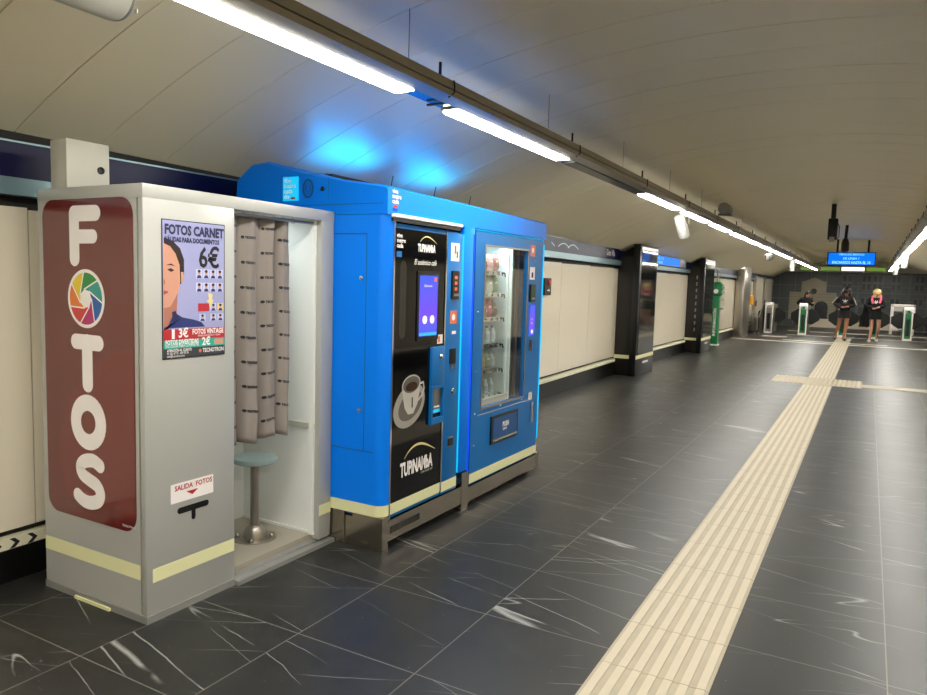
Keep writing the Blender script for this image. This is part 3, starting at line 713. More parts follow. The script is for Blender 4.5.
for a0, a1, z0, z1 in ((-2.99, -2.64, 2.066, 2.068), (-2.64, -2.638, 1.925, 2.045), (-2.99, -2.988, 1.9, 2.068)): b.rect(FK, a0, a1, z0, z1, 0, .0008)
b.build('hatch_outline', 'blued', t)
FM = FX(MX, 0, 0)
b = MB(); b.use('letter')
for i, wd in enumerate(('vive', 'metro', 'cada')): b.text(FM, wd, .034, 3.195, 1.955-i*.027, bold=.0008, d0=.0005)
b.use('ledb'); b.rect(FM, 3.2, 3.245, 1.86, 1.875, .0002, .0008); b.use('red'); b.disc(FM, 3.225, 1.885, .022, .009, .001, .0005, 16); b.build('header_logo', None, t)
for k, (y, x) in enumerate(((3.55, -2.5), (4.03, -2.5), (4.5, -2.5))):
    a = thing('antenna', (x, y, topz(x, y)), ['thin black antenna on the blue kiosk, nearest the camera', 'thin black antenna on the blue kiosk, middle of the three', 'thin black antenna on the blue kiosk, farthest of the three'][k], 'antenna', 'antennas on the kiosk roof')
    z = topz(x, y)-.004; MB().tube((x, y, z), (x, y, z+.014), .014).build('base', 'black', a); MB().tube((x, y, z+.014), (x+.012, y+.004, z+.085), .0035, .0028, 8).build('rod', 'black', a)
# LED edge strips
MB().box(MX-.004, MX+.006, 3.970, 3.979, .27, 1.79, .002).build('led_strip', 'ledc', t)
MB().box(MX-.006, MX+.002, 4.110, 4.126, .24, 1.80, .002).build('led_strip', 'ledb', t)
MB().box(MX-.004, MX+.006, 5.250, 5.260, .27, 1.80, .002).build('led_strip', 'ledc', t)
MB().box(MX-.004, MX+.004, 4.14, 5.24, 1.830, 1.835, .001).build('led_strip', 'ledc', t)
# light bar over the coffee machine door
MB().box(MX-.002, MX+.03, 3.19, 3.92, 1.826, 1.846, .006).build('light_bar', 'letter', t)
MB().box(MX-.002, MX+.012, 3.195, 3.915, 1.806, 1.825).build('light_bar_painted_shade', 'black', t)  # solid black strip paints the shade below the bar
# upward LED floods on the roof
for k, y in enumerate((4.0, 5.05)):
    l = thing('led_floodlight', (-3.1, y, topz(-3.1, y)), ['blue LED floodlight on the kiosk roof washing the ceiling, nearer one', 'blue LED floodlight on the kiosk roof washing the ceiling, farther one'][k], 'floodlight', 'blue floodlights on the kiosk roof')
    z = topz(-3.1, y); MB().box(-3.19, -3.07, y-.3, y+.3, z-.02, z+.012).build('housing', 'black', l)
    ld = bpy.data.lights.new('blue_flood', 'AREA'); ld.shape = 'RECTANGLE'; ld.size = .10; ld.size_y = .6; ld.color = (.0, .32, 1); ld.energy = .8
    lo_ = bpy.data.objects.new('blue_flood', ld); COL.objects.link(lo_); lo_.location = (-3.13, y, z+.02); lo_.rotation_euler = (PI, 0, 0)

# coffee machine
t = thing('coffee_machine', (-2.6, 3.6, .2), 'black-fronted coffee vending machine with cup picture, left half of the blue kiosk', 'vending machine')
MB().box(-3.1, MX-.03, 3.235, 3.985, .2, 1.80).build('cabinet', 'blue2', t)
MB().box(MX-.03, MX-.004, 3.216, 3.765, .172, 1.80, .003).build('door', 'blue2', t)
FG = FX(MX-.004, 0, 0)
b = MB(); b.rect(FG, 3.226, 3.762, .252, 1.775, 0, .004); b.build('glass_front', 'blackgl', t)
MB().box(MX-.01, MX+.006, 3.215, 3.226, .17, 1.82).build('edge_trim', 'chrome', t)
MB().box(MX-.01, MX+.006, 3.763, 3.775, .2, 1.80).build('edge_trim', 'chrome', t)
b = MB(); b.rect(FG, 3.226, 3.762, .192, .254, 0, .0045); b.rect(FG, 3.777, 3.965, .188, .25, .006, .0015); b.build('glow_band', 'glowstrip', t)
Mt['dimgrey'] = mat('dim_grey_print', '2c2a26', .1, spec=.3); Mt['dimgrey2'] = mat('dimmer_grey_print', '0c0b0a', .1, spec=.25)
b = MB(); b.use('dimgrey2'); b.rect(FG, 3.25, 3.62, 1.12, 1.62, .0041, .0003); b.use('dimgrey'); b.rect(FG, 3.285, 3.345, 1.17, 1.6, .0045, .0003, .029); b.rect(FG, 3.236, 3.62, 1.105, 1.112, .0045, .0004)
b.build('front_print', None, t)
b = MB(); b.use('black'); b.rect(FG, 3.455, 3.69, 1.15, 1.55, .0045, .006); sc_ = b.build('touch_screen', None, t)
m, nt, bb, N, L = newmat('screen_blue_violet'); tc = N('ShaderNodeTexCoord'); sp = N('ShaderNodeSeparateXYZ'); cr = N('ShaderNodeValToRGB'); mr = N('ShaderNodeMapRange')
L(tc.outputs['Generated'], sp.inputs[0]); L(sp.outputs[2], cr.inputs[0]); cr.color_ramp.elements[0].color = (*lin('2b5ae0'), 1); cr.color_ramp.elements[1].color = (*lin('2a50e8'), 1)
e = cr.color_ramp.elements.new(.35); e.color = (*lin('6a3cf0'), 1); L(cr.outputs[0], bb.inputs['Emission Color']); bb.inputs['Emission Strength'].default_value = .36; bb.inputs['Base Color'].default_value = (.01, .01, .05, 1); Mt['scr'] = m
b = MB(); b.rect(FG, 3.475, 3.67, 1.175, 1.525, .0105, .001); b.build('display', 'scr', sc_)
Mt['scrw'] = glow('screen_white', 'cfc4ff', .5)
Mt['scrc'] = glow('screen_cyan', '2f8fe8', .4)
b = MB(); b.use('scrw'); b.disc(FG, 3.535, 1.27, .024, .024, .0116, .0004); b.disc(FG, 3.615, 1.27, .024, .024, .0116, .0004); b.text(FG, 'Seleccione', .02, 3.52, 1.46, d0=.0116, shear=.2)
b.use('scrc'); b.rect(FG, 3.478, 3.668, 1.178, 1.195, .0116, .0004); b.use('orange'); b.rect(FG, 3.63, 3.66, 1.49, 1.515, .0116, .0004); b.build('display_icons', None, sc_)
def logo(b, fr, x, z, s):
    b.use('letter'); b.text(fr, 'TUPiNAMbA', .095*s, x, z, bold=.0042*s, xs=.58, d0=.0048)
    b.use('pyel'); pts = [(x+.035*s+.29*s*q/12, z+.085*s+.055*s*math.sin(PI*(q/12)**.8)) for q in range(13)]
    b.stroke(fr, pts, .01*s, .0048, .0006, w2=[.002*s+.010*s*math.sin(PI*q/12) for q in range(13)], caps=False)
b = MB(); logo(b, FG, 3.325, .385, 1.14); b.use('lgrey'); b.text(FG, 'CAFÉS DESDE 1897', .018, 3.54, .36, xs=.9, d0=.0048)
logo(b, FG, 3.455, 1.66, .62); b.use('letter'); b.text(FG, 'El auténtico café', .042, 3.42, 1.585, d0=.0048, shear=.3, xs=.85, bold=.0003)
b.use('letter')
for i, wd in enumerate(('vive', 'metro', 'cada')): b.text(FG, wd, .034, 3.245, 1.725-i*.027, bold=.0008, d0=.0048)
b.use('blue2'); b.rect(FG, 3.245, 3.295, 1.62, 1.65, .0046, .0005)
b.build('printed_logos', None, t)
# cup picture
Mt['cup'] = mat('cup_print_white', '9a958c', .2, 0, .08); Mt['cup2'] = mat('cup_print_shade', '5f5a54', .2); Mt['cup3'] = mat('cup_print_light', 'b9b4ab', .2); Mt['cof'] = mat('coffee_print', '3a2116', .2)
b = MB(); b.use('cup')
def rotell(cx_, cz_, a_, c_, th, n=36): return [(cx_+a_*math.cos(2*PI*k/n)*math.cos(th)-c_*math.sin(2*PI*k/n)*math.sin(th), cz_+a_*math.cos(2*PI*k/n)*math.sin(th)+c_*math.sin(2*PI*k/n)*math.cos(th)) for k in range(n)]
b.poly(FG, rotell(3.405, .785, .165, .118, .35), .0045, .0005)
b.use('cup2'); b.poly(FG, rotell(3.415, .785, .125, .078, .35), .0051, .0004)
b.use('cup3'); b.stroke(FG, [(3.50, .90), (3.545, .905), (3.555, .87), (3.535, .83), (3.49, .805)], .014, .0052, .0006)
b.poly(FG, [(3.325, .90), (3.335, .84), (3.355, .775), (3.39, .735), (3.445, .735), (3.485, .785), (3.505, .85), (3.51, .915)], .0056, .0005)
b.poly(FG, rotell(3.418, .905, .094, .055, .08), .0062, .0005)
b.use('cup2'); b.poly(FG, rotell(3.418, .905, .085, .047, .08), .0068, .0004); b.use('cof'); b.poly(FG, rotell(3.42, .893, .060, .026, .05), .0073, .0004)
b.use('ink'); b.rect(FG, 3.425, 3.437, .77, .83, .0062, .0005, .003)
b.build('cup_picture', None, t)
# dispensing side
MB().box(MX-.003, MX+.018, 3.615, 3.762, .87, 1.105, .003).build('dispenser_cover', 'blue2', t)
b = MB(); b.lathe((MX+.018, 3.705, 1.045), [(.014, 0), (.016, .006), (.012, .014), (.005, .016)], 18, V((1, 0, 0))); b.build('button', 'chrome', t)
b = MB(); b.use('blue2'); b.box(MX-.003, MX+.02, 3.615, 3.63, .64, .87).box(MX-.003, MX+.02, 3.75, 3.762, .64, .87).box(MX-.003, MX+.02, 3.63, 3.75, .64, .675).box(MX-.003, MX+.02, 3.63, 3.75, .855, .87); b.build('cup_niche_frame', None, t)
b = MB(); b.use('steel'); b.rect(FG, 3.632, 3.748, .70, .85, .0045, .001); b.use('black'); b.rect(FG, 3.632, 3.66, .70, .85, .006, .001); b.use('ledc'); b.rect(FG, 3.665, 3.735, .705, .722, .006, .001); b.use('letter'); b.rect(FG, 3.67, 3.73, .735, .745, .006, .001); b.build('cup_niche', None, t)
b = MB(); b.use('letter'); b.rect(FG, 3.69, 3.752, 1.12, 1.175, .0045, .001); b.use('orange'); b.rect(FG, 3.70, 3.72, 1.13, 1.165, .006, .0005); b.build('price_sticker', None, t)
# payment column
MB().box(MX-.028, MX+.002, 3.777, 3.966, .172, 1.79, .003).build('payment_column', 'blue2', t)
FC = FX(MX+.002, 0, 0)
b = MB(); b.use('letter'); b.rect(FC, 3.825, 3.925, 1.62, 1.73, 0, .001); b.use('red'); b.rect(FC, 3.865, 3.885, 1.665, 1.715, .0012, .0005); b.use('green'); b.rect(FC, 3.89, 3.91, 1.64, 1.68, .0012, .0005); b.build('notice_sticker', None, t)
b = MB(); b.use('black'); b.rect(FC, 3.835, 3.915, 1.385, 1.56, 0, .012, .006); b.use('orange')
for z in (1.44, 1.475, 1.51): b.rect(FC, 3.86, 3.89, z, z+.02, .0125, .001)
b.use('steel'); b.rect(FC, 3.85, 3.905, 1.405, 1.42, .0125, .004); b.build('card_reader', None, t)
b = MB(); b.use('orange'); b.rect(FC, 3.835, 3.915, 1.235, 1.315, 0, .001); b.use('letter'); b.disc(FC, 3.875, 1.275, .02, .02, .0012, .0005, 16); b.rect(FC, 3.86, 3.91, 1.17, 1.19, 0, .001); b.build('warning_sticker', None, t)
b = MB(); b.use('black'); b.rect(FC, 3.84, 3.91, .985, 1.08, 0, .005, .004); b.use('chrome'); b.rect(FC, 3.85, 3.90, .955, .98, 0, .004); b.build('coin_slot', None, t)
b = MB(); b.lathe((MX+.002, 3.88, .735+.08), [(.016, 0), (.018, .008), (.012, .014)], 18, V((1, 0, 0))); b.build('lock', 'chrome', t)
b = MB(); b.use('chrome'); b.rect(FC, 3.84, 3.905, .46, .525, 0, .003, .004); b.use('black'); b.rect(FC, 3.848, 3.9, .467, .515, .0031, .003); b.build('coin_return', None, t)

# snack machine
t = thing('snack_machine', (-2.6, 4.7, .2), 'blue glass-fronted snack vending machine, right half of the blue kiosk', 'vending machine')
b = MB(); ya, yb, za, zb = 4.145, 5.245, .15, 1.825
ga, gb, gc, gd = 4.285, 4.965, .645, 1.735
b.box(MX-.03, MX, ya, ga, za, zb).box(MX-.03, MX, gb, yb, za, zb).box(MX-.03, MX, ga, gb, gd, zb).box(MX-.03, MX, ga, gb, za, gc)
b.build('door_frame', 'blue2', t)
b = MB(); b.use('blue2'); b.box(-3.2, MX-.031, ya, ya+.02, za, zb).box(-3.2, MX-.031, yb-.02, yb, za, zb).box(-3.2, -3.18, ya, yb, za, zb).box(-3.2, MX-.031, ya, yb, zb-.02, zb).box(-3.2, MX-.031, ya, yb, za, za+.02); b.build('cabinet', None, t)
b = MB(); b.box(-2.82, -2.80, ga-.05, 4.78, gc-.03, gd+.03).box(-2.8, MX-.032, ga-.05, ga-.04, gc-.03, gd+.03).box(-2.8, MX-.032, 4.765, 4.78, gc-.03, gd+.03).box(-2.8, MX-.032, ga-.05, 4.78, gd+.02, gd+.03); b.build('liner', 'inner', t)
b = MB(); b.use('steel'); b.box(-2.5, -2.48, 4.79, 5.0, gc-.02, gd+.02); b.use('dark'); b.box(-2.47, MX-.06, 4.83, 4.88, gc, gd); b.use('steel'); b.box(-2.4, MX-.05, 4.905, 4.925, gc, gd); b.build('inner_column', None, t)
MB().box(MX-.10, MX-.04, ga-.03, 4.75, gd+.008, gd+.018).build('cabinet_light', 'innerlamp', t)
MB().box(MX-.07, MX-.05, 4.742, 4.76, gc+.02, gd-.01).build('divider_post', 'inner', t)
MB().box(-2.75, MX-.035, ga-.04, 4.765, gc-.02, gc+.04).build('delivery_deck', 'lgrey', t)
MB().box(MX-.018, MX-.013, ga-.01, gb+.01, gc-.01, gd+.01).build('window_glass', 'glass', t)
b = MB(); w = .012
b.box(MX-.004, MX+.004, ga-w, gb+w, gd, gd+w).box(MX-.004, MX+.004, ga-w, gb+w, gc-w, gc).box(MX-.004, MX+.004, ga-w, ga, gc, gd).box(MX-.004, MX+.004, gb, gb+w, gc, gd); b.build('window_seal', 'steel', t)
shz = [1.575, 1.42, 1.25, 1.06, .88, .70]
for i, z in enumerate(shz):
    b = MB(); b.use('inner'); b.box(-2.75, MX-.085, ga-.03, 4.70, z-.012, z-.004); b.use('chrome'); b.box(MX-.088, MX-.08, ga-.03, 4.72, z-.028, z+.004)
    b.use('black'); b.path([(MX-.08, 4.70, z-.01), (MX-.07, 4.725, z-.01), (MX-.07, 4.735, z-.035)], .006)
    for k in range(5): b.use('black'); b.rect(FX(MX-.0798, 0, 0), ga+.0+k*.088, ga+.022+k*.088, z-.02, z-.006, 0, .001)
    sh = b.build('shelf', None, t)
    b = MB()
    for k in range(5):
        yc = ga+.025+k*.087; R_ = .032 if i < 4 else .03
        pts = [(MX-.10-.26*q/60, yc+R_*math.cos(q*2*PI/10), z+R_+.002+R_*math.sin(q*2*PI/10)) for q in range(61)]; b.path(pts, .0016, 4)
    b.build('spirals', 'chrome', sh)
b = MB(); b.use('black'); b.rect(FM, 4.43, 4.865, .365, .565, 0, .012, .006); b.use('blued'); b.rect(FM, 4.455, 4.84, .40, .545, .0122, .002); b.use('letter'); b.text(FM, 'PUSH', .05, 4.60, .47, bold=.002, xs=.85, d0=.0145); b.text(FM, 'EMPUJE', .02, 4.605, .445, bold=.0006, d0=.0145); b.use('chrome'); b.rect(FM, 4.45, 4.845, .382, .396, .0122, .004); b.build('delivery_flap', None, t)
b = MB(); b.rect(FM, ya, yb, .155, .218, 0, .0015); b.build('glow_band', 'glowstrip', t)
MB().rect(FM, ga-.05, gb+.1, .60, .604, 0, .001).build('door_crease', 'chrome', t)
for y, z in ((4.2, .62), (4.58, .625), (4.95, .62), (4.2, 1.3), (4.2, .4), (4.2, .9)):
    b = MB(); b.lathe((MX, y, z), [(.006, 0), (.005, .003)], 10, V((1, 0, 0))); b.build('screw', 'chrome', t)
b = MB(); b.use('orange'); b.rect(FM, 5.01, 5.09, 1.70, 1.785, 0, .001); b.use('letter'); b.disc(FM, 5.05, 1.745, .02, .02, .0012, .0005, 14); b.build('warning_sticker', None, t)
b = MB(); b.use('letter'); b.rect(FM, 5.01, 5.10, 1.525, 1.62, 0, .001); b.use('ink'); b.rect(FM, 5.04, 5.07, 1.54, 1.58, .0012, .0005); b.use('chrome'); b.disc(FM, 5.07, 1.665, .01, .01, 0, .003, 12); b.build('price_sticker', None, t)
b = MB(); b.use('black'); b.rect(FM, 5.01, 5.10, 1.36, 1.49, 0, .014, .006); b.use('greenl')
for z in (1.40, 1.42, 1.44, 1.46): b.rect(FM, 5.035, 5.075, z, z+.008, .0142, .001)
b.use('steel'); b.rect(FM, 5.03, 5.085, 1.375, 1.39, .0142, .003); b.build('card_reader', None, t)
b = MB(); b.rect(FM, 5.03, 5.125, 1.10, 1.335, 0, .004, .004); dsp = b.build('keypad_display', 'scr', t)
b = MB(); b.use('scrw'); b.disc(FM, 5.077, 1.13, .016, .016, .0042, .0005, 14); b.text(FM, '1 2 3', .018, 5.05, 1.22, d0=.0042); b.text(FM, '4 5 6', .018, 5.05, 1.19, d0=.0042); b.build('display_icons', None, dsp)
b = MB(); b.use('chrome'); b.rect(FM, 5.035, 5.095, .985, 1.065, 0, .004, .004); b.use('ink'); b.rect(FM, 5.06, 5.068, 1.005, 1.05, .0042, .001); b.build('coin_slot', None, t)
b = MB(); b.use('chrome'); b.rect(FM, 5.055, 5.12, .60, .66, 0, .006); b.rect(FM, 5.10, 5.135, .42, .58, 0, .016, .004); b.build('handle', None, t)
# products
posw = ['leftmost', 'second from the left', 'in the middle', 'second from the right', 'rightmost']
rows_ = ['top shelf', 'second shelf', 'third shelf', 'fourth shelf', 'fifth shelf', 'bottom shelf']
kinds = [['a8432f', 'b8695a', '8c3a30', 'c88a7a', 'a05040'], ['c8b8a0', '5c4a3a', 'a8a49a', 'd8cfc0', '6c8a5a'], ['8c2f2a', 'd8c8b8', '7a3a5a', 'c84a5a', '5a3a30'], ['2f6ab8', '3a78c8', '5a8ac0', '9ab0c8', 'b8c4cc'], ['3a78b8', '6a90c0', 'b0a060', '7a8a6a', 'a8b4bc'], ['9fb0b4', 'a8b8ba', 'b4c0c0', '9aa8ac', 'b0bcbc']]
cname = [['brick-red', 'pinkish red', 'dark red', 'salmon', 'rust-red'], ['cream', 'brown', 'silver-grey', 'pale beige', 'green'], ['dark red', 'pale beige', 'purple', 'pink-red', 'brown'], ['strong blue', 'blue', 'light blue', 'grey-blue', 'clear'], ['blue', 'light blue', 'yellowish', 'olive', 'silver-grey'], ['clear', 'clear', 'clear', 'clear', 'clear']]
Mt['pet'] = mat('clear_bottle_plastic', 'b9c9cc', .1, 0, .1, coat=.6)
for i in range(6):
    for k in range(5):
        yc = ga+.025+k*.087; z = shz[i]+.0; xc = MX-.125; kind = 'bottle' if i in (3, 5) else 'bag'
        key = 'prod%d%d' % (i, k); h0 = kinds[i][k]; hx = tuple(.68*int(h0[q:q+2], 16)/255+.32*.48 for q in (0, 2, 4)); Mt[key] = mat('wrapper_%d%d' % (i, k), hx, .3, .1, .25, 30, bump=.3)
        if kind == 'bag':
            nm = 'snack_bag'; lab = '%s snack packet on the %s of the snack machine, %s' % (cname[i][k], rows_[i], posw[k])
            o = thing(nm, (xc, yc, z), lab, 'snack', 'snacks in the snack machine')
            b = MB(); b.smooth = True; n = 8; hgt = .118+.006*((k*7+i) % 3); wd = .043
            F_, B_ = [], []
            for r_ in range(n+1):
                fa, fb = [], []
                for c_ in range(n+1):
                    u = c_/n*2-1; v = r_/n*2-1; th = .024*(max(0, (1-u**4)*(1-v**4)))**.7+.001
                    lean = .012*math.sin(k*2+i)*(v+1)/2
                    fa.append(b.bm.verts.new((xc+th-.01*v, yc+u*wd*(1-.1*v*v)+lean, z+hgt*(v+1)/2+.001))); fb.append(b.bm.verts.new((xc-th-.01*v, yc+u*wd*(1-.1*v*v)+lean, z+hgt*(v+1)/2+.001)))
                F_.append(fa); B_.append(fb)
            for r_ in range(n):
                for c_ in range(n): b._face([F_[r_][c_], F_[r_][c_+1], F_[r_+1][c_+1], F_[r_+1][c_]]); b._face([B_[r_][c_], B_[r_+1][c_], B_[r_+1][c_+1], B_[r_][c_+1]])
            bmesh.ops.remove_doubles(b.bm, verts=b.bm.verts, dist=.0001); b.build('wrapper', key, o)
            b = MB(); b.rect(FX(xc+.0235, yc, z), -.018, .018, hgt*.42, hgt*.62, 0, .0008, .004); b.build('brand_patch', 'letter' if k % 2 else 'pyel', o)
        else:
            lab = ('%s water bottle on the fourth shelf of the snack machine, %s' if i == 3 else '%s drink bottle on the bottom shelf of the snack machine, %s') % (cname[i][k], posw[k])
            o = thing('drink_bottle', (xc, yc, z), lab, 'bottle', 'bottles in the snack machine')
            h_ = .125 if i == 3 else .10
            b = MB(); b.lathe((xc, yc, z), [(.022, .001), (.026, .006), (.026, h_*.62), (.018, h_*.8), (.010, h_*.86), (.010, h_*.94)], 16); b.build('bottle_body', 'pet', o)
            b = MB(); b.lathe((xc, yc, z), [(.0265, h_*.2), (.0268, h_*.58)], 16); b.build('label_sleeve', key, o)
            b = MB(); b.lathe((xc, yc, z), [(.0115, h_*.9), (.0115, h_), (.009, h_+.002)], 12); b.build('cap', 'blue2' if i == 3 else 'letter', o)

# ---------------------------------------------------------------- things along the left wall
t = thing('wall_intercom', (wx(8.6), 8.6, 1.35), 'small black intercom with red button on the cream wall beside the kiosk', 'intercom')
fw = FX(wx(8.6)+.001, 0, 0)
b = MB(); b.rect(fw, 8.52, 8.72, 1.35, 1.57, 0, .045, .01); b.build('body', 'black', t)
b = MB(); b.lathe((wx(8.6)+.046, 8.64, 1.51), [(.035, 0), (.035, .012), (.02, .02)], 18, V((1, 0, 0))); b.build('button', 'red', t)
b = MB(); b.lathe((wx(8.6)+.046, 8.64, 1.41), [(.025, 0), (.02, .008)], 18, V((1, 0, 0))); b.build('speaker_grille', 'chrome', t)
# station name board on frieze
t = thing('station_name_sign', (wx(11)+.035, 10.9, 2.0), 'dark blue Gran Vía station name board on the frieze beyond the kiosk', 'sign')
fr = FX(wx(11)+.036, 0, 0)
b = MB(); b.rect(fr, 10.12, 11.68, 1.935, 2.095, 0, .008); b.build('board', 'frieze', t)
b = MB(); b.text(fr, 'Gran Vía', .13, 11.02, 1.972, bold=.002, d0=.009, xs=.9); b.build('lettering', 'letter', t)
t = thing('hills_sign', (wx(9.2)+.035, 9.2, 2.0), 'dark blue board with pale skyline drawing on the frieze right of the kiosk', 'sign')
fr = FX(wx(9.2)+.031, 0, 0)
b = MB(); b.rect(fr, 8.2, 10.08, 1.93, 2.085, 0, .006); b.build('board', 'frieze', t)
b = MB(); b.use('shelf')
for c_ in (8.62, 9.15, 9.5): b.stroke(fr, [(c_-.2+.4*q/8, 1.99+.05*math.sin(PI*q/8)) for q in range(9)], .012, .0065)
b.build('skyline', None, t)
# lit blue display on the frieze
t = thing('information_display', (-3.58, 14.9, 2.0), 'bright blue lit display set in the frieze between the two black pillars', 'display')
fr = FX(-3.585, 0, 0)
b = MB(); b.rect(fr, 13.4, 16.3, 1.925, 2.10, -.04, .06); b.build('housing', 'black', t)
b = MB(); b.rect(fr, 13.45, 15.7, 1.935, 2.094, .02, .002); b.build('lit_face', 'signlit', t)
b = MB(); b.text(fr, 'GRAN VÍA   L1 · L5', .075, 13.7, 2.025, d0=.023); b.text(fr, 'SALIDA  ASCENSOR', .065, 13.7, 1.95, d0=.023); b.build('lit_text', 'signtext', t)

def pillar(y0, y1, yw, label, extra=False):
    """free-standing black display pillar against the wall; the narrow side faces the camera"""
    t = thing('display_pillar', (-3.5, (y0+y1)/2, 0), label, 'pillar', 'black display pillars along the left wall')
    MB().box(-3.72, -3.42, y0, y0+.25, 0, 1.98, .003).build('side_cabinet', 'dark', t)
    MB().box(-3.42, -3.31, y0-.06, y1, 0, 2.19, .004).build('frame', 'black', t)
    fr = FX(-3.31, 0, 0)
    b = MB(); b.rect(fr, y0+.04, y1-.04, .36, 2.08, 0, .006); b.build('glass_face', 'mirror', t)
    b = MB(); b.rect(fr, y0-.05, y1, .285, .345, 0, .004); b.rect(FY(0, y0-.001, 0), -3.70, -3.43, .285, .345, 0, .002); b.build('glow_band', 'glowstrip', t)
    b = MB(); b.rect(fr, y0+.38, y0+.72, .19, .225, 0, .004, .01); b.build('white_plate', 'letter', t)
    b = MB(); b.rect(fr, y0+.02, y1-.02, 2.10, 2.15, 0, .006); b.build('top_reflector', 'steel', t)
    MB().box(-3.72, -3.42, y0+.25, y1, 0, 2.19).build('core', 'black', t)
    if extra:
        b = MB(); b.use('grey')
        for k in range(9): b.box(-3.50, -3.47, y0-.012, y0-.002, .5+k*.15, .58+k*.15, .004)
        b.build('leaflet_pockets', None, t)
pillar(11.85, 12.9, 0, 'black display pillar with smoked glass face, nearer of the two beyond the kiosk')
pillar(17.2, 18.3, 0, 'black display pillar with row of grey pockets, farther one beside the green totem', True)
# recessed dark cabinet next to far pillar already part; green help totem
t = thing('help_totem', (-3.48, 19.95, 0), 'green help point totem with white vertical lettering beside the far black pillar', 'totem')
b = MB(); b.use('green'); b.box(-3.60, -3.42, 19.8, 20.05, .03, 1.3, .01); b.lathe((-3.51, 19.925, 1.3), [(.11, 0), (.15, .05), (.15, .3), (.10, .36), (.05, .38)], 20); b.build('body', None, t)
MB().box(-3.62, -3.40, 19.78, 20.07, 0, .04).build('foot', 'letter', t)
b = MB(); fg = FY(0, 19.8, 0); 
tb = MB(); fv = (V((-3.475, 19.798, .25)), V((0, 0, 1)), V((-1, 0, 0))); tb.text(fv, 'INFORMACIÓN', .10, 0, 0, bold=.002, d0=.001, xs=1.05); tb.build('vertical_lettering', 'letter', t)
tb = MB(); tb.disc(FY(0, 19.775, 0), -3.51, 1.43, .06, .06, 0, .003, 20); tb.build('round_symbol', 'letter', t)
tb = MB()
for z in (1.5, 1.38, 1.2, .95): tb.box(-3.42, -3.30, 19.85, 19.95, z, z+.06, .01)
tb.build('side_handles', 'lgrey', t)
MB().tube((-3.52, 19.93, 1.67), (-3.52, 19.93, 2.0), .02).tube((-3.46, 19.93, 1.67), (-3.46, 19.93, 2.0), .008).build('supply_pole', 'steel', t)
# steel column
t = thing('steel_column', (-3.5, 24.8, 0), 'brushed steel clad column standing against the left wall before the gates', 'column')
MB().box(-3.68, -3.42, 24.0, 25.4, 0, 2.24, .01).build('cladding', 'steel', t)
MB().box(-3.69, -3.41, 23.99, 25.41, 0, .06).build('base_band', 'steeld', t)
b = MB(); b.use('whiteceil')
for k in range(3): b.box(-3.62+k*.07, -3.57+k*.07, 23.985, 23.99, 2.13, 2.19)
b.build('lit_number', None, t)
t = thing('yellow_wall_box', (-3.6, 26.7, 1.0), 'small yellow box fixed to the left wall just past the steel column', 'box')
MB().box(-3.70, -3.5, 26.55, 26.85, .98, 1.28, .01).build('box_body', 'yellow', t); MB().box(-3.5, -3.495, 26.6, 26.8, 1.02, 1.24).build('lid', 'yellow', t)
for i, (y0, y1) in enumerate(((28.1, 29.9), (30.6, 32.9))):
    d = MB().box(-3.69, -3.6, y0, y1, 0, 1.95).build('door_%d' % (i+1), 'panel'); d['kind'] = 'structure'
    MB().box(-3.6, -3.57, y0+.1, y0+.16, .9, 1.1).build('door_handle', 'black', d)
    MB().box(-3.69, -3.59, y0-.06, y0, 0, 2.0).box(-3.69, -3.59, y1, y1+.06, 0, 2.0).build('door_frame', 'steel', d)

# ---------------------------------------------------------------- hanging sign and ceiling boxes
t = thing('hanging_sign', (-.46, 21, 2.2), 'bright blue lit information sign hanging from the vault above the ticket gates', 'sign')
fh = FY(0, 20.95, 0)
MB().box(-1.02, .08, 20.95, 21.1, 2.185, 2.52, .008).build('housing', 'black', t)
b = MB(); b.rect(fh, -.99, .05, 2.205, 2.50, 0, .003); b.build('lit_face', 'signlit', t)
b = MB(); b.text(fh, 'OBRAS EN SERVICIO', .07, -.47, 2.435, align='CENTER', d0=.004, xs=.9); b.text(fh, 'DE LÍNEA 1', .075, -.47, 2.335, align='CENTER', d0=.004, bold=.001); b.text(fh, 'ENCARRIOS HASTA EL 10', .095, -.47, 2.225, align='CENTER', d0=.004, bold=.002, xs=.80); b.build('lit_text', 'signtext', t)
for x in (-.80, -.10): MB().tube((x, 21.02, 2.515), (x, 21.02, ceil_z(x)+.01), .025, n=10).build('rod', 'black', t)
t = thing('ceiling_projector', (-.56, 12.6, 2.8), 'black box on a pole hanging from the vault, nearer one before the blue sign', 'projector')
MB().box(-.63, -.50, 12.5, 12.75, 2.30, 2.62, .01).build('body', 'black', t); MB().tube((-.57, 12.62, 2.6), (-.57, 12.62, 2.85), .035).build('pole', 'black', t); MB().box(-.60, -.53, 12.48, 12.5, 2.26, 2.34).build('lens_shroud', 'grey', t); MB().path([(-.5, 12.6, 2.55), (-.475, 12.6, 2.5), (-.475, 12.6, 2.35), (-.5, 12.6, 2.31)], .006).build('cable', 'black', t)
t = thing('ceiling_camera', (-.49, 16.6, 2.8), 'slim black camera on a pole hanging from the vault just before the blue sign', 'camera')
b = MB(); b.lathe((-.5, 16.6, 2.3), [(.03, 0), (.075, .03), (.07, .2), (.045, .28)], 16); b.build('body', 'black', t); MB().tube((-.5, 16.6, 2.55), (-.49, 16.6, 2.85), .03).build('pole', 'black', t)

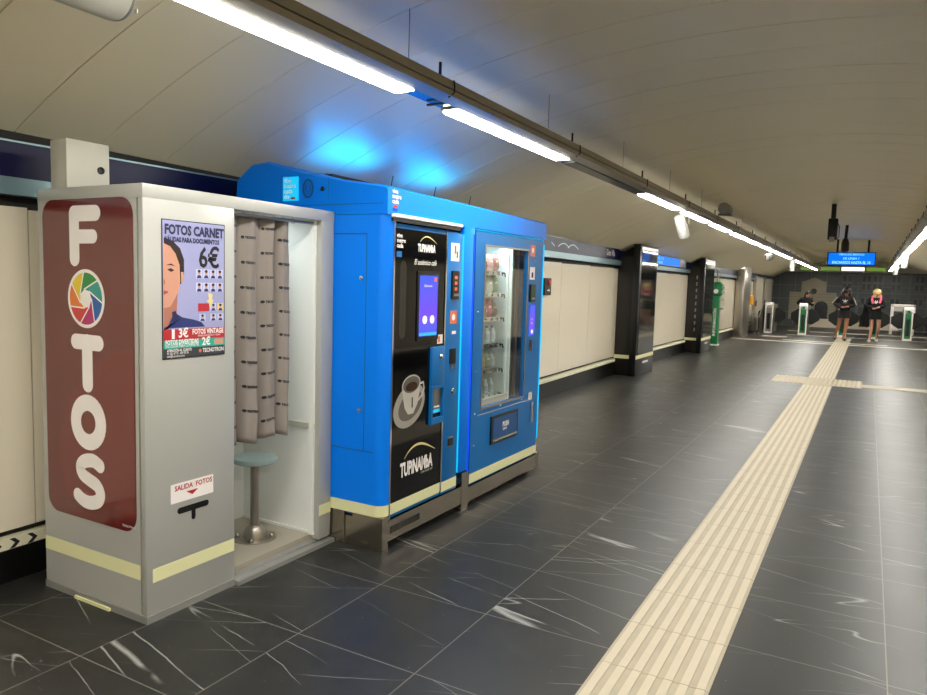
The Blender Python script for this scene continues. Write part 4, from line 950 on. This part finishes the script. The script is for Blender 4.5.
# ---------------------------------------------------------------- ticket gates
def gate(x, lab, lit=True, y0=27.2):
    t = thing('ticket_gate', (x, y0, 0), lab, 'ticket gate', 'ticket gates across the corridor')
    w = .13
    MB().box(x-w+.02, x+w-.02, y0+.06, y0+1.7, .0, 1.0, .02).build('cabinet', 'grey' if lit else 'steeld', t)
    f = FY(0, y0, 0)
    b = MB(); b.use('letter'); b.box(x-w, x-w+.04, y0, y0+.1, 0, .98, .01).box(x+w-.04, x+w, y0, y0+.1, 0, .98, .01).box(x-w, x+w, y0, y0+.1, 0, .06, .008)
    b.lathe((x-w, y0+.10, .98), [(.10, 0), (.10, 2*w)], 24, V((1, 0, 0))); b.build('front_frame', None, t)
    b = MB(); b.use('greenl' if lit else 'steel'); b.rect(f, x-w+.05, x+w-.05, .10, .82, .0, .03) if False else b.box(x-w+.045, x+w-.045, y0+.02, y0+.07, .08, .86); b.build('green_panel', None, t)
    b = MB(); b.box(x-.05, x+.05, y0+.01, y0+.03, .15, .7); b.build('dark_inset', 'black', t)
    if lit: MB().disc(FY(0, y0+.005, 0), x, .93, .05, .05, .002, .004, 20).build('status_light', 'greenl', t)
    for s in (-1, 1):
        xa = x+s*(w-.02); xb = x+s*(w+.33)
        q = [(xa, .36), (xa+s*.12, .33), (xb, .50), (xb, .72), (xa+s*.12, .88), (xa, .86)]
        b = MB(); b.hull([(a, y0+.95, z) for a, z in q], [(a, y0+.99, z) for a, z in q]); b.build('flap', 'flapm', t)
Mt['flapm'] = mat('dark_green_black_flap', '0b1410', .3)
for x, lab, lit in ((-3.02, 'steel-fronted ticket gate by the left wall', False), (-1.93, 'white and green ticket gate left of the walkers, a person standing behind it', True), (-.73, 'ticket gate partly hidden behind the person with white-striped sleeves', True), (.2, 'ticket gate partly hidden behind the person with the pink collar', True), (1.14, 'white and green ticket gate right of the walkers', True), (2.05, 'ticket gate nearest the right wall, only its dark flap in frame', True)): gate(x, lab, lit)
t = thing('luggage_gate_frame', (.95, 31, 0), 'white rectangular frame of the wide passage behind the right ticket gate', 'gate frame')
b = MB(); b.box(.72, .82, 31, 31.12, 0, 1.12, .01).box(1.42, 1.5, 31, 31.12, 0, 1.12, .01).box(.72, 1.5, 31, 31.12, 1.02, 1.12, .01).box(.82, 1.42, 31, 31.12, .18, .28, .01); b.build('frame', 'letter', t)
b = MB(); b.box(.82, 1.42, 31.03, 31.05, .86, 1.02); b.build('sign_strip', 'lgrey', t)
t = thing('handrail_barrier', (-3.3, 26.6, 0), 'dark stepped barrier panel beside the left steel gate', 'barrier')
b = MB(); q = [(26.3, .06), (28.0, .06), (28.0, 1.0), (27.2, .98), (26.3, .55)]; b.hull([(-3.24, y, z) for y, z in q], [(-3.2, y, z) for y, z in q]); b.build('panel', 'dark', t)
MB().path([(-3.22, 26.3, .57), (-3.22, 27.2, 1.0), (-3.22, 28.0, 1.02)], .02).tube((-3.22, 26.35, 0), (-3.22, 26.35, .6), .02).tube((-3.22, 27.9, 0), (-3.22, 27.9, 1.0), .02).build('rail', 'steel', t)

# ---------------------------------------------------------------- people
def skin(joints, edges, sub=2):
    names = list(joints); me = bpy.data.meshes.new('sk'); me.from_pydata([joints[n][:3] for n in names], [(names.index(a), names.index(c)) for a, c in edges], [])
    ob = bpy.data.objects.new('sk', me); COL.objects.link(ob)
    md = ob.modifiers.new('s', 'SKIN'); md.use_smooth_shade = True
    if not me.skin_vertices: 
        bpy.context.view_layer.objects.active = ob
    sv = me.skin_vertices[0].data
    for i, n in enumerate(names):
        r = joints[n][3]; sv[i].radius = (r, r) if not isinstance(r, tuple) else r; sv[i].use_root = (i == 0)
    s2 = ob.modifiers.new('u', 'SUBSURF'); s2.levels = sub; s2.render_levels = sub
    bpy.context.view_layer.update(); dg = bpy.context.evaluated_depsgraph_get()
    out = bpy.data.meshes.new_from_object(ob.evaluated_get(dg)); bpy.data.objects.remove(ob); bpy.data.meshes.remove(me); return out
def hand(b, wrist, d, side, curl=.5):
    """five fingers rooted in the palm"""
    w = V(wrist); d = V(d).normalized(); up = V((0, 0, 1)); s = d.cross(up).normalized()*side; nrm = s.cross(d).normalized()
    palm = w+d*.05
    for k, ln in enumerate((.062, .07, .066, .052)):
        o = palm+s*((k-1.5)*.018); p1 = o+d*.035; p2 = p1+(d*.8-nrm*curl*.5)*ln*.5; p3 = p2+(d*.5-nrm*curl)*ln*.4
        b.mesh(skin({'a': (*(o-d*.01), .009), 'b': (*p1, .009), 'c': (*p2, .008), 'd': (*p3, .007)}, [('a', 'b'), ('b', 'c'), ('c', 'd')], 1))
    o = w+d*.02-s*.02; p1 = o-s*.02+d*.03; p2 = p1-s*.006+d*.025
    b.mesh(skin({'a': (*o, .010), 'b': (*p1, .010), 'c': (*p2, .008)}, [('a', 'b'), ('b', 'c')], 1))
def person(loc, lab, J, skinc, clothes, hair, extras):
    t = thing('person', loc, lab, 'person', None); o = V(loc)
    A = lambda p: (p[0]+o.x, p[1]+o.y, p[2]+o.z, p[3])
    JJ = {k: A(v) for k, v in J.items()}
    E = [('pelvis', 'spine'), ('spine', 'chest'), ('chest', 'neck'), ('neck', 'chin'), ('chin', 'head'), ('head', 'crown'), ('head', 'nose'),
         ('chest', 'shl'), ('shl', 'ell'), ('ell', 'wrl'), ('wrl', 'hal'), ('chest', 'shr'), ('shr', 'elr'), ('elr', 'wrr'), ('wrr', 'har'),
         ('pelvis', 'hipl'), ('hipl', 'knl'), ('knl', 'anl'), ('anl', 'tol'), ('pelvis', 'hipr'), ('hipr', 'knr'), ('knr', 'anr'), ('anr', 'tor')]
    b = MB(); b.use(skinc); b.mesh(skin(JJ, E))
    for s, wn, hn in ((1, 'wrl', 'hal'), (-1, 'wrr', 'har')): hand(b, V(JJ[wn][:3]), V(JJ[hn][:3])-V(JJ[wn][:3]), s)
    b.build('body', None, t, fix=False)
    for name, key, verts, edges, sub in clothes:
        if verts is None:
            b = MB(); b.use(key); b.smooth = True; rings = []
            for z, rx, ry in edges: rings.append([b.bm.verts.new((o.x+rx*math.cos(2*PI*k/24), o.y+ry*math.sin(2*PI*k/24), z)) for k in range(24)])
            for A_, B_ in zip(rings, rings[1:]):
                for k in range(24): b._face([A_[k], A_[(k+1) % 24], B_[(k+1) % 24], B_[k]])
            b._face(rings[0]); b._face(rings[-1]); b.build(name, None, t); continue
        q = {n: (*[JJ[src][i]+off[i] for i in range(3)], r) for n, (src, off, r) in verts.items()}
        b = MB(); b.use(key); b.mesh(skin(q, edges, sub)); b.build(name, None, t, fix=False)
    H = V(JJ['head'][:3])
    b = MB(); b.use(hair[0])
    for c, r in hair[1]: b.ell(H+V(c), *r)
    b.build('hair', None, t)
    f = (V(JJ['nose'][:3])-H); f.z = 0; f.normalize(); s = V((-f.y, f.x, 0))
    b = MB(); b.use('ink')
    for q in (-.03, .03): b.ell(H+f*.078+s*q+V((0, 0, .015)), .008, .008, .006, 8, 6)
    b.build('eyes', None, t)
    b = MB(); b.use('plip'); b.ell(H+f*.078-V((0, 0, .055)), .018, .010, .006, 8, 6); b.build('mouth', None, t)
    extras(t, JJ, o)
    return t
Mt['skin1'] = mat('tan_skin', 'a06a4c', .5); Mt['skin2'] = mat('light_skin', 'c08f76', .5); Mt['cblack'] = mat('black_cloth', '101012', .85); Mt['hairb'] = mat('black_hair', '0d0b0b', .5, 0, .3, 40, bump=.4); Mt['hairy'] = mat('blonde_hair', 'd9b878', .5, 0, .25, 40, bump=.4)
Mt['pink'] = mat('pink_cloth', 'e0607a', .7); Mt['wcloth'] = mat('white_cloth', 'e0dcd8', .8); Mt['shoe'] = mat('black_shoe', '111113', .5); Mt['wshoe'] = mat('white_shoe', 'e8e6e0', .5)
UP = [('p', 's'), ('s', 'c'), ('c', 'n'), ('c', 'sl'), ('sl', 'el'), ('el', 'wl'), ('c', 'sr'), ('sr', 'er'), ('er', 'wr')]
def top(key='cblack', fat=1.15): return ('top', key, {'p': ('pelvis', (0, 0, -.10), (.16*fat, .135*fat)), 's': ('spine', (0, 0, 0), (.14*fat, .115*fat)), 'c': ('chest', (0, 0, 0), (.16*fat, .12*fat)), 'n': ('neck', (0, 0, -.03), (.075, .07)),
    'sl': ('shl', (0, 0, 0), .09), 'el': ('ell', (0, 0, 0), .078), 'wl': ('wrl', (0, 0, 0), .055), 'sr': ('shr', (0, 0, 0), .09), 'er': ('elr', (0, 0, 0), .078), 'wr': ('wrr', (0, 0, 0), .055)}, UP, 2)
def skirt(key='cblack'): return ('skirt', key, None, [(1.0, .145, .12), (.93, .165, .14), (.85, .18, .155), (.74, .185, .16), (.71, .187, .162)], 0)
def shoe(n, an, to, key): return ('shoe', key, {'a': (an, (0, 0, .02), .045), 'h': (an, (0, .035, -.045), .045), 'm': (to, (0, .04, 0), .048), 't': (to, (0, -.02, 0), .038)}, [('a', 'h'), ('h', 'm'), ('m', 't')], 1)
# the walkers face the camera; +x is their left hand side in the picture's right
J1 = dict(pelvis=(0, 0, .90, (.13, .10)), spine=(0, .0, 1.08, (.105, .09)), chest=(.0, 0, 1.25, (.13, .10)), neck=(.01, 0, 1.39, .05), chin=(.02, -.02, 1.45, .052), head=(.03, -.01, 1.52, (.075, .088)), crown=(.03, 0, 1.59, .06), nose=(.09, -.085, 1.505, .014),
    shl=(.15, 0, 1.32, .055), ell=(.25, -.02, 1.10, .04), wrl=(.09, -.20, 1.06, .028), hal=(.02, -.22, 1.06, .03), shr=(-.15, 0, 1.32, .055), elr=(-.29, .0, 1.13, .04), wrr=(-.08, -.20, 1.04, .028), har=(0, -.23, 1.04, .03),
    hipl=(.09, 0, .84, .085), knl=(.08, -.08, .47, .055), anl=(.02, -.13, .10, .038), tol=(.07, -.27, .045, .034), hipr=(-.09, 0, .84, .085), knr=(-.13, .02, .47, .055), anr=(-.23, .18, .13, .038), tor=(-.22, .06, .05, .034))
def ex1(t, J, o):
    # white sleeve stripes, trefoil mark on the chest
    b = MB(); b.use('wcloth')
    for s in ('shl', 'ell'), ('shr', 'elr'):
        a, c = V(J[s[0]][:3]), V(J[s[1]][:3]); out = V((1 if s[0] == 'shl' else -1, -.55, .35)).normalized()
        for q in (-1, 0, 1): b.path([a+out*.085+V((0, .018*q, 0)), a.lerp(c, .5)+out*.082+V((0, .018*q, 0)), c+out*.074+V((0, .018*q, 0))], .009, 6)
    b.build('sleeve_stripes', None, t)
    b = MB(); b.use('wcloth'); f = (V(J['chest'][:3])+V((0, -.14, -.02)), V((1, 0, 0)), V((0, 0, 1)))
    b.poly(f, [(0, -.03), (.022, .01), (0, .065), (-.022, .01)], 0, .006); b.poly(f, [(0, -.03), (.035, -.02), (.085, .045), (.03, .02)], 0, .006); b.poly(f, [(0, -.03), (-.035, -.02), (-.085, .045), (-.03, .02)], 0, .006)
    b.rect(f, -.05, .05, -.055, -.045, 0, .006); b.build('chest_mark', None, t)
person((-.64, 25.25, 0), 'person walking with long black hair, black top with white sleeve stripes and bare legs', J1, 'skin1',
    [top(), skirt(), shoe('l', 'anl', 'tol', 'shoe'), shoe('r', 'anr', 'tor', 'shoe')],
    ('hairb', [((-.01, .03, .03), (.125, .12, .125)), ((-.03, .07, -.1), (.135, .09, .22)), ((-.10, .0, -.12), (.06, .08, .17)), ((.09, .04, -.10), (.04, .07, .13))]), ex1)
J2 = dict(J1); J2.update(knr=(-.07, -.05, .47, .052), anr=(-.10, -.10, .10, .038), tor=(-.12, -.25, .045, .034), knl=(.12, -.04, .47, .052), anl=(.08, .16, .13, .038), tol=(.09, .04, .05, .034), head=(.02, -.01, 1.49, (.075, .088)), crown=(.02, 0, 1.55, .06), chin=(.015, -.02, 1.42, .052), nose=(.06, -.09, 1.475, .014), neck=(.01, 0, 1.37, .05),
    elr=(-.24, .0, 1.10, .04), ell=(.22, -.02, 1.10, .04), wrl=(.09, -.2, 1.08, .028), wrr=(-.07, -.2, 1.03, .028))
def ex2(t, J, o):
    b = MB(); b.use('pink'); c = V(J['chest'][:3])
    b.path([c+V((-.02, .08, .17)), c+V((-.10, .0, .15)), c+V((-.11, -.10, .05)), c+V((-.08, -.13, -.07))], .034, 10); b.path([c+V((.02, .08, .17)), c+V((.11, .0, .15)), c+V((.12, -.10, .05)), c+V((.09, -.13, -.05))], .034, 10); b.build('pink_collar', None, t)
    b = MB(); b.use('wcloth'); f = (c+V((0, -.14, -.03)), V((1, 0, 0)), V((0, 0, 1))); b.poly(f, [(0, -.05), (.05, 0), (.03, .07), (0, .03), (-.03, .07), (-.05, 0)], 0, .006); b.build('chest_print', None, t)
person((.19, 25.3, 0), 'person walking with blonde hair, black jacket with pink collar and white shoes', J2, 'skin2',
    [top('cblack', 1.15), skirt(), shoe('l', 'anl', 'tol', 'wshoe'), shoe('r', 'anr', 'tor', 'wshoe')],
    ('hairy', [((-.01, .03, .03), (.12, .115, .115)), ((.0, .07, -.08), (.12, .08, .15)), ((-.06, .02, -.07), (.05, .07, .13)), ((.05, .05, -.07), (.045, .06, .11))]), ex2)
t = thing('coat', (-.02, 25.35, .45), 'long black coat hanging over the arm of the person with the pink collar', 'coat')
b = MB(); b.smooth = True; pts_ = []
rows2 = []
for j in range(9):
    v = j/8; rows2.append([b.bm.verts.new((-.05+(u/6-.5)*(.12+.14*v)-.05*v, 25.34+.02*math.sin(u*2.1+v)+.03*(u % 2), 1.14-.68*v)) for u in range(7)])
for A_, B_ in zip(rows2, rows2[1:]):
    for i in range(6): b._face([A_[i], A_[i+1], B_[i+1], B_[i]])
o = b.build('coat_cloth', 'cblack', t, fix=False); md = o.modifiers.new('thickness', 'SOLIDIFY'); md.thickness = .03
MB().ell((-.06, 25.34, 1.13), .09, .06, .05).build('coat_fold', 'cblack', t)
J3 = dict(J1); 
J3.update(wrl=(.20, -.2, 1.16, .028), hal=(.27, -.23, 1.18, .03), ell=(.20, -.06, 1.08, .04), wrr=(-.05, -.2, 1.12, .028), har=(.02, -.24, 1.14, .03), knr=(-.09, -.04, .47, .052), anr=(-.09, 0, .10, .038), tor=(-.09, -.14, .045, .034), knl=(.10, -.12, .50, .052), anl=(.14, .08, .12, .038), tol=(.16, -.05, .05, .034))
J3 = {k: (v[0], v[1], v[2]*.92, v[3]) for k, v in J3.items()}
person((-2.02, 29.6, 0), 'person with dark hair and black top behind the left green ticket gate', J3, 'skin2',
    [top(), ('trouser_waist', 'cblack', None, [(.95, .14, .115), (.88, .16, .135), (.76, .165, .14)], 0), ('trousers', 'cblack', {'p': ('pelvis', (0, 0, .16), (.185, .155)), 'l': ('hipl', (0, 0, 0), .10), 'k': ('knl', (0, 0, 0), .07), 'a': ('anl', (0, 0, .12), .055), 'r': ('hipr', (0, 0, 0), .10), 'k2': ('knr', (0, 0, 0), .07), 'a2': ('anr', (0, 0, .12), .055)}, [('p', 'l'), ('l', 'k'), ('k', 'a'), ('p', 'r'), ('r', 'k2'), ('k2', 'a2')], 2), shoe('l', 'anl', 'tol', 'pink'), shoe('r', 'anr', 'tor', 'pink')],
    ('hairb', [((0, .02, .02), (.098, .10, .10)), ((-.03, .06, -.1), (.10, .075, .15))]), lambda *a: None)
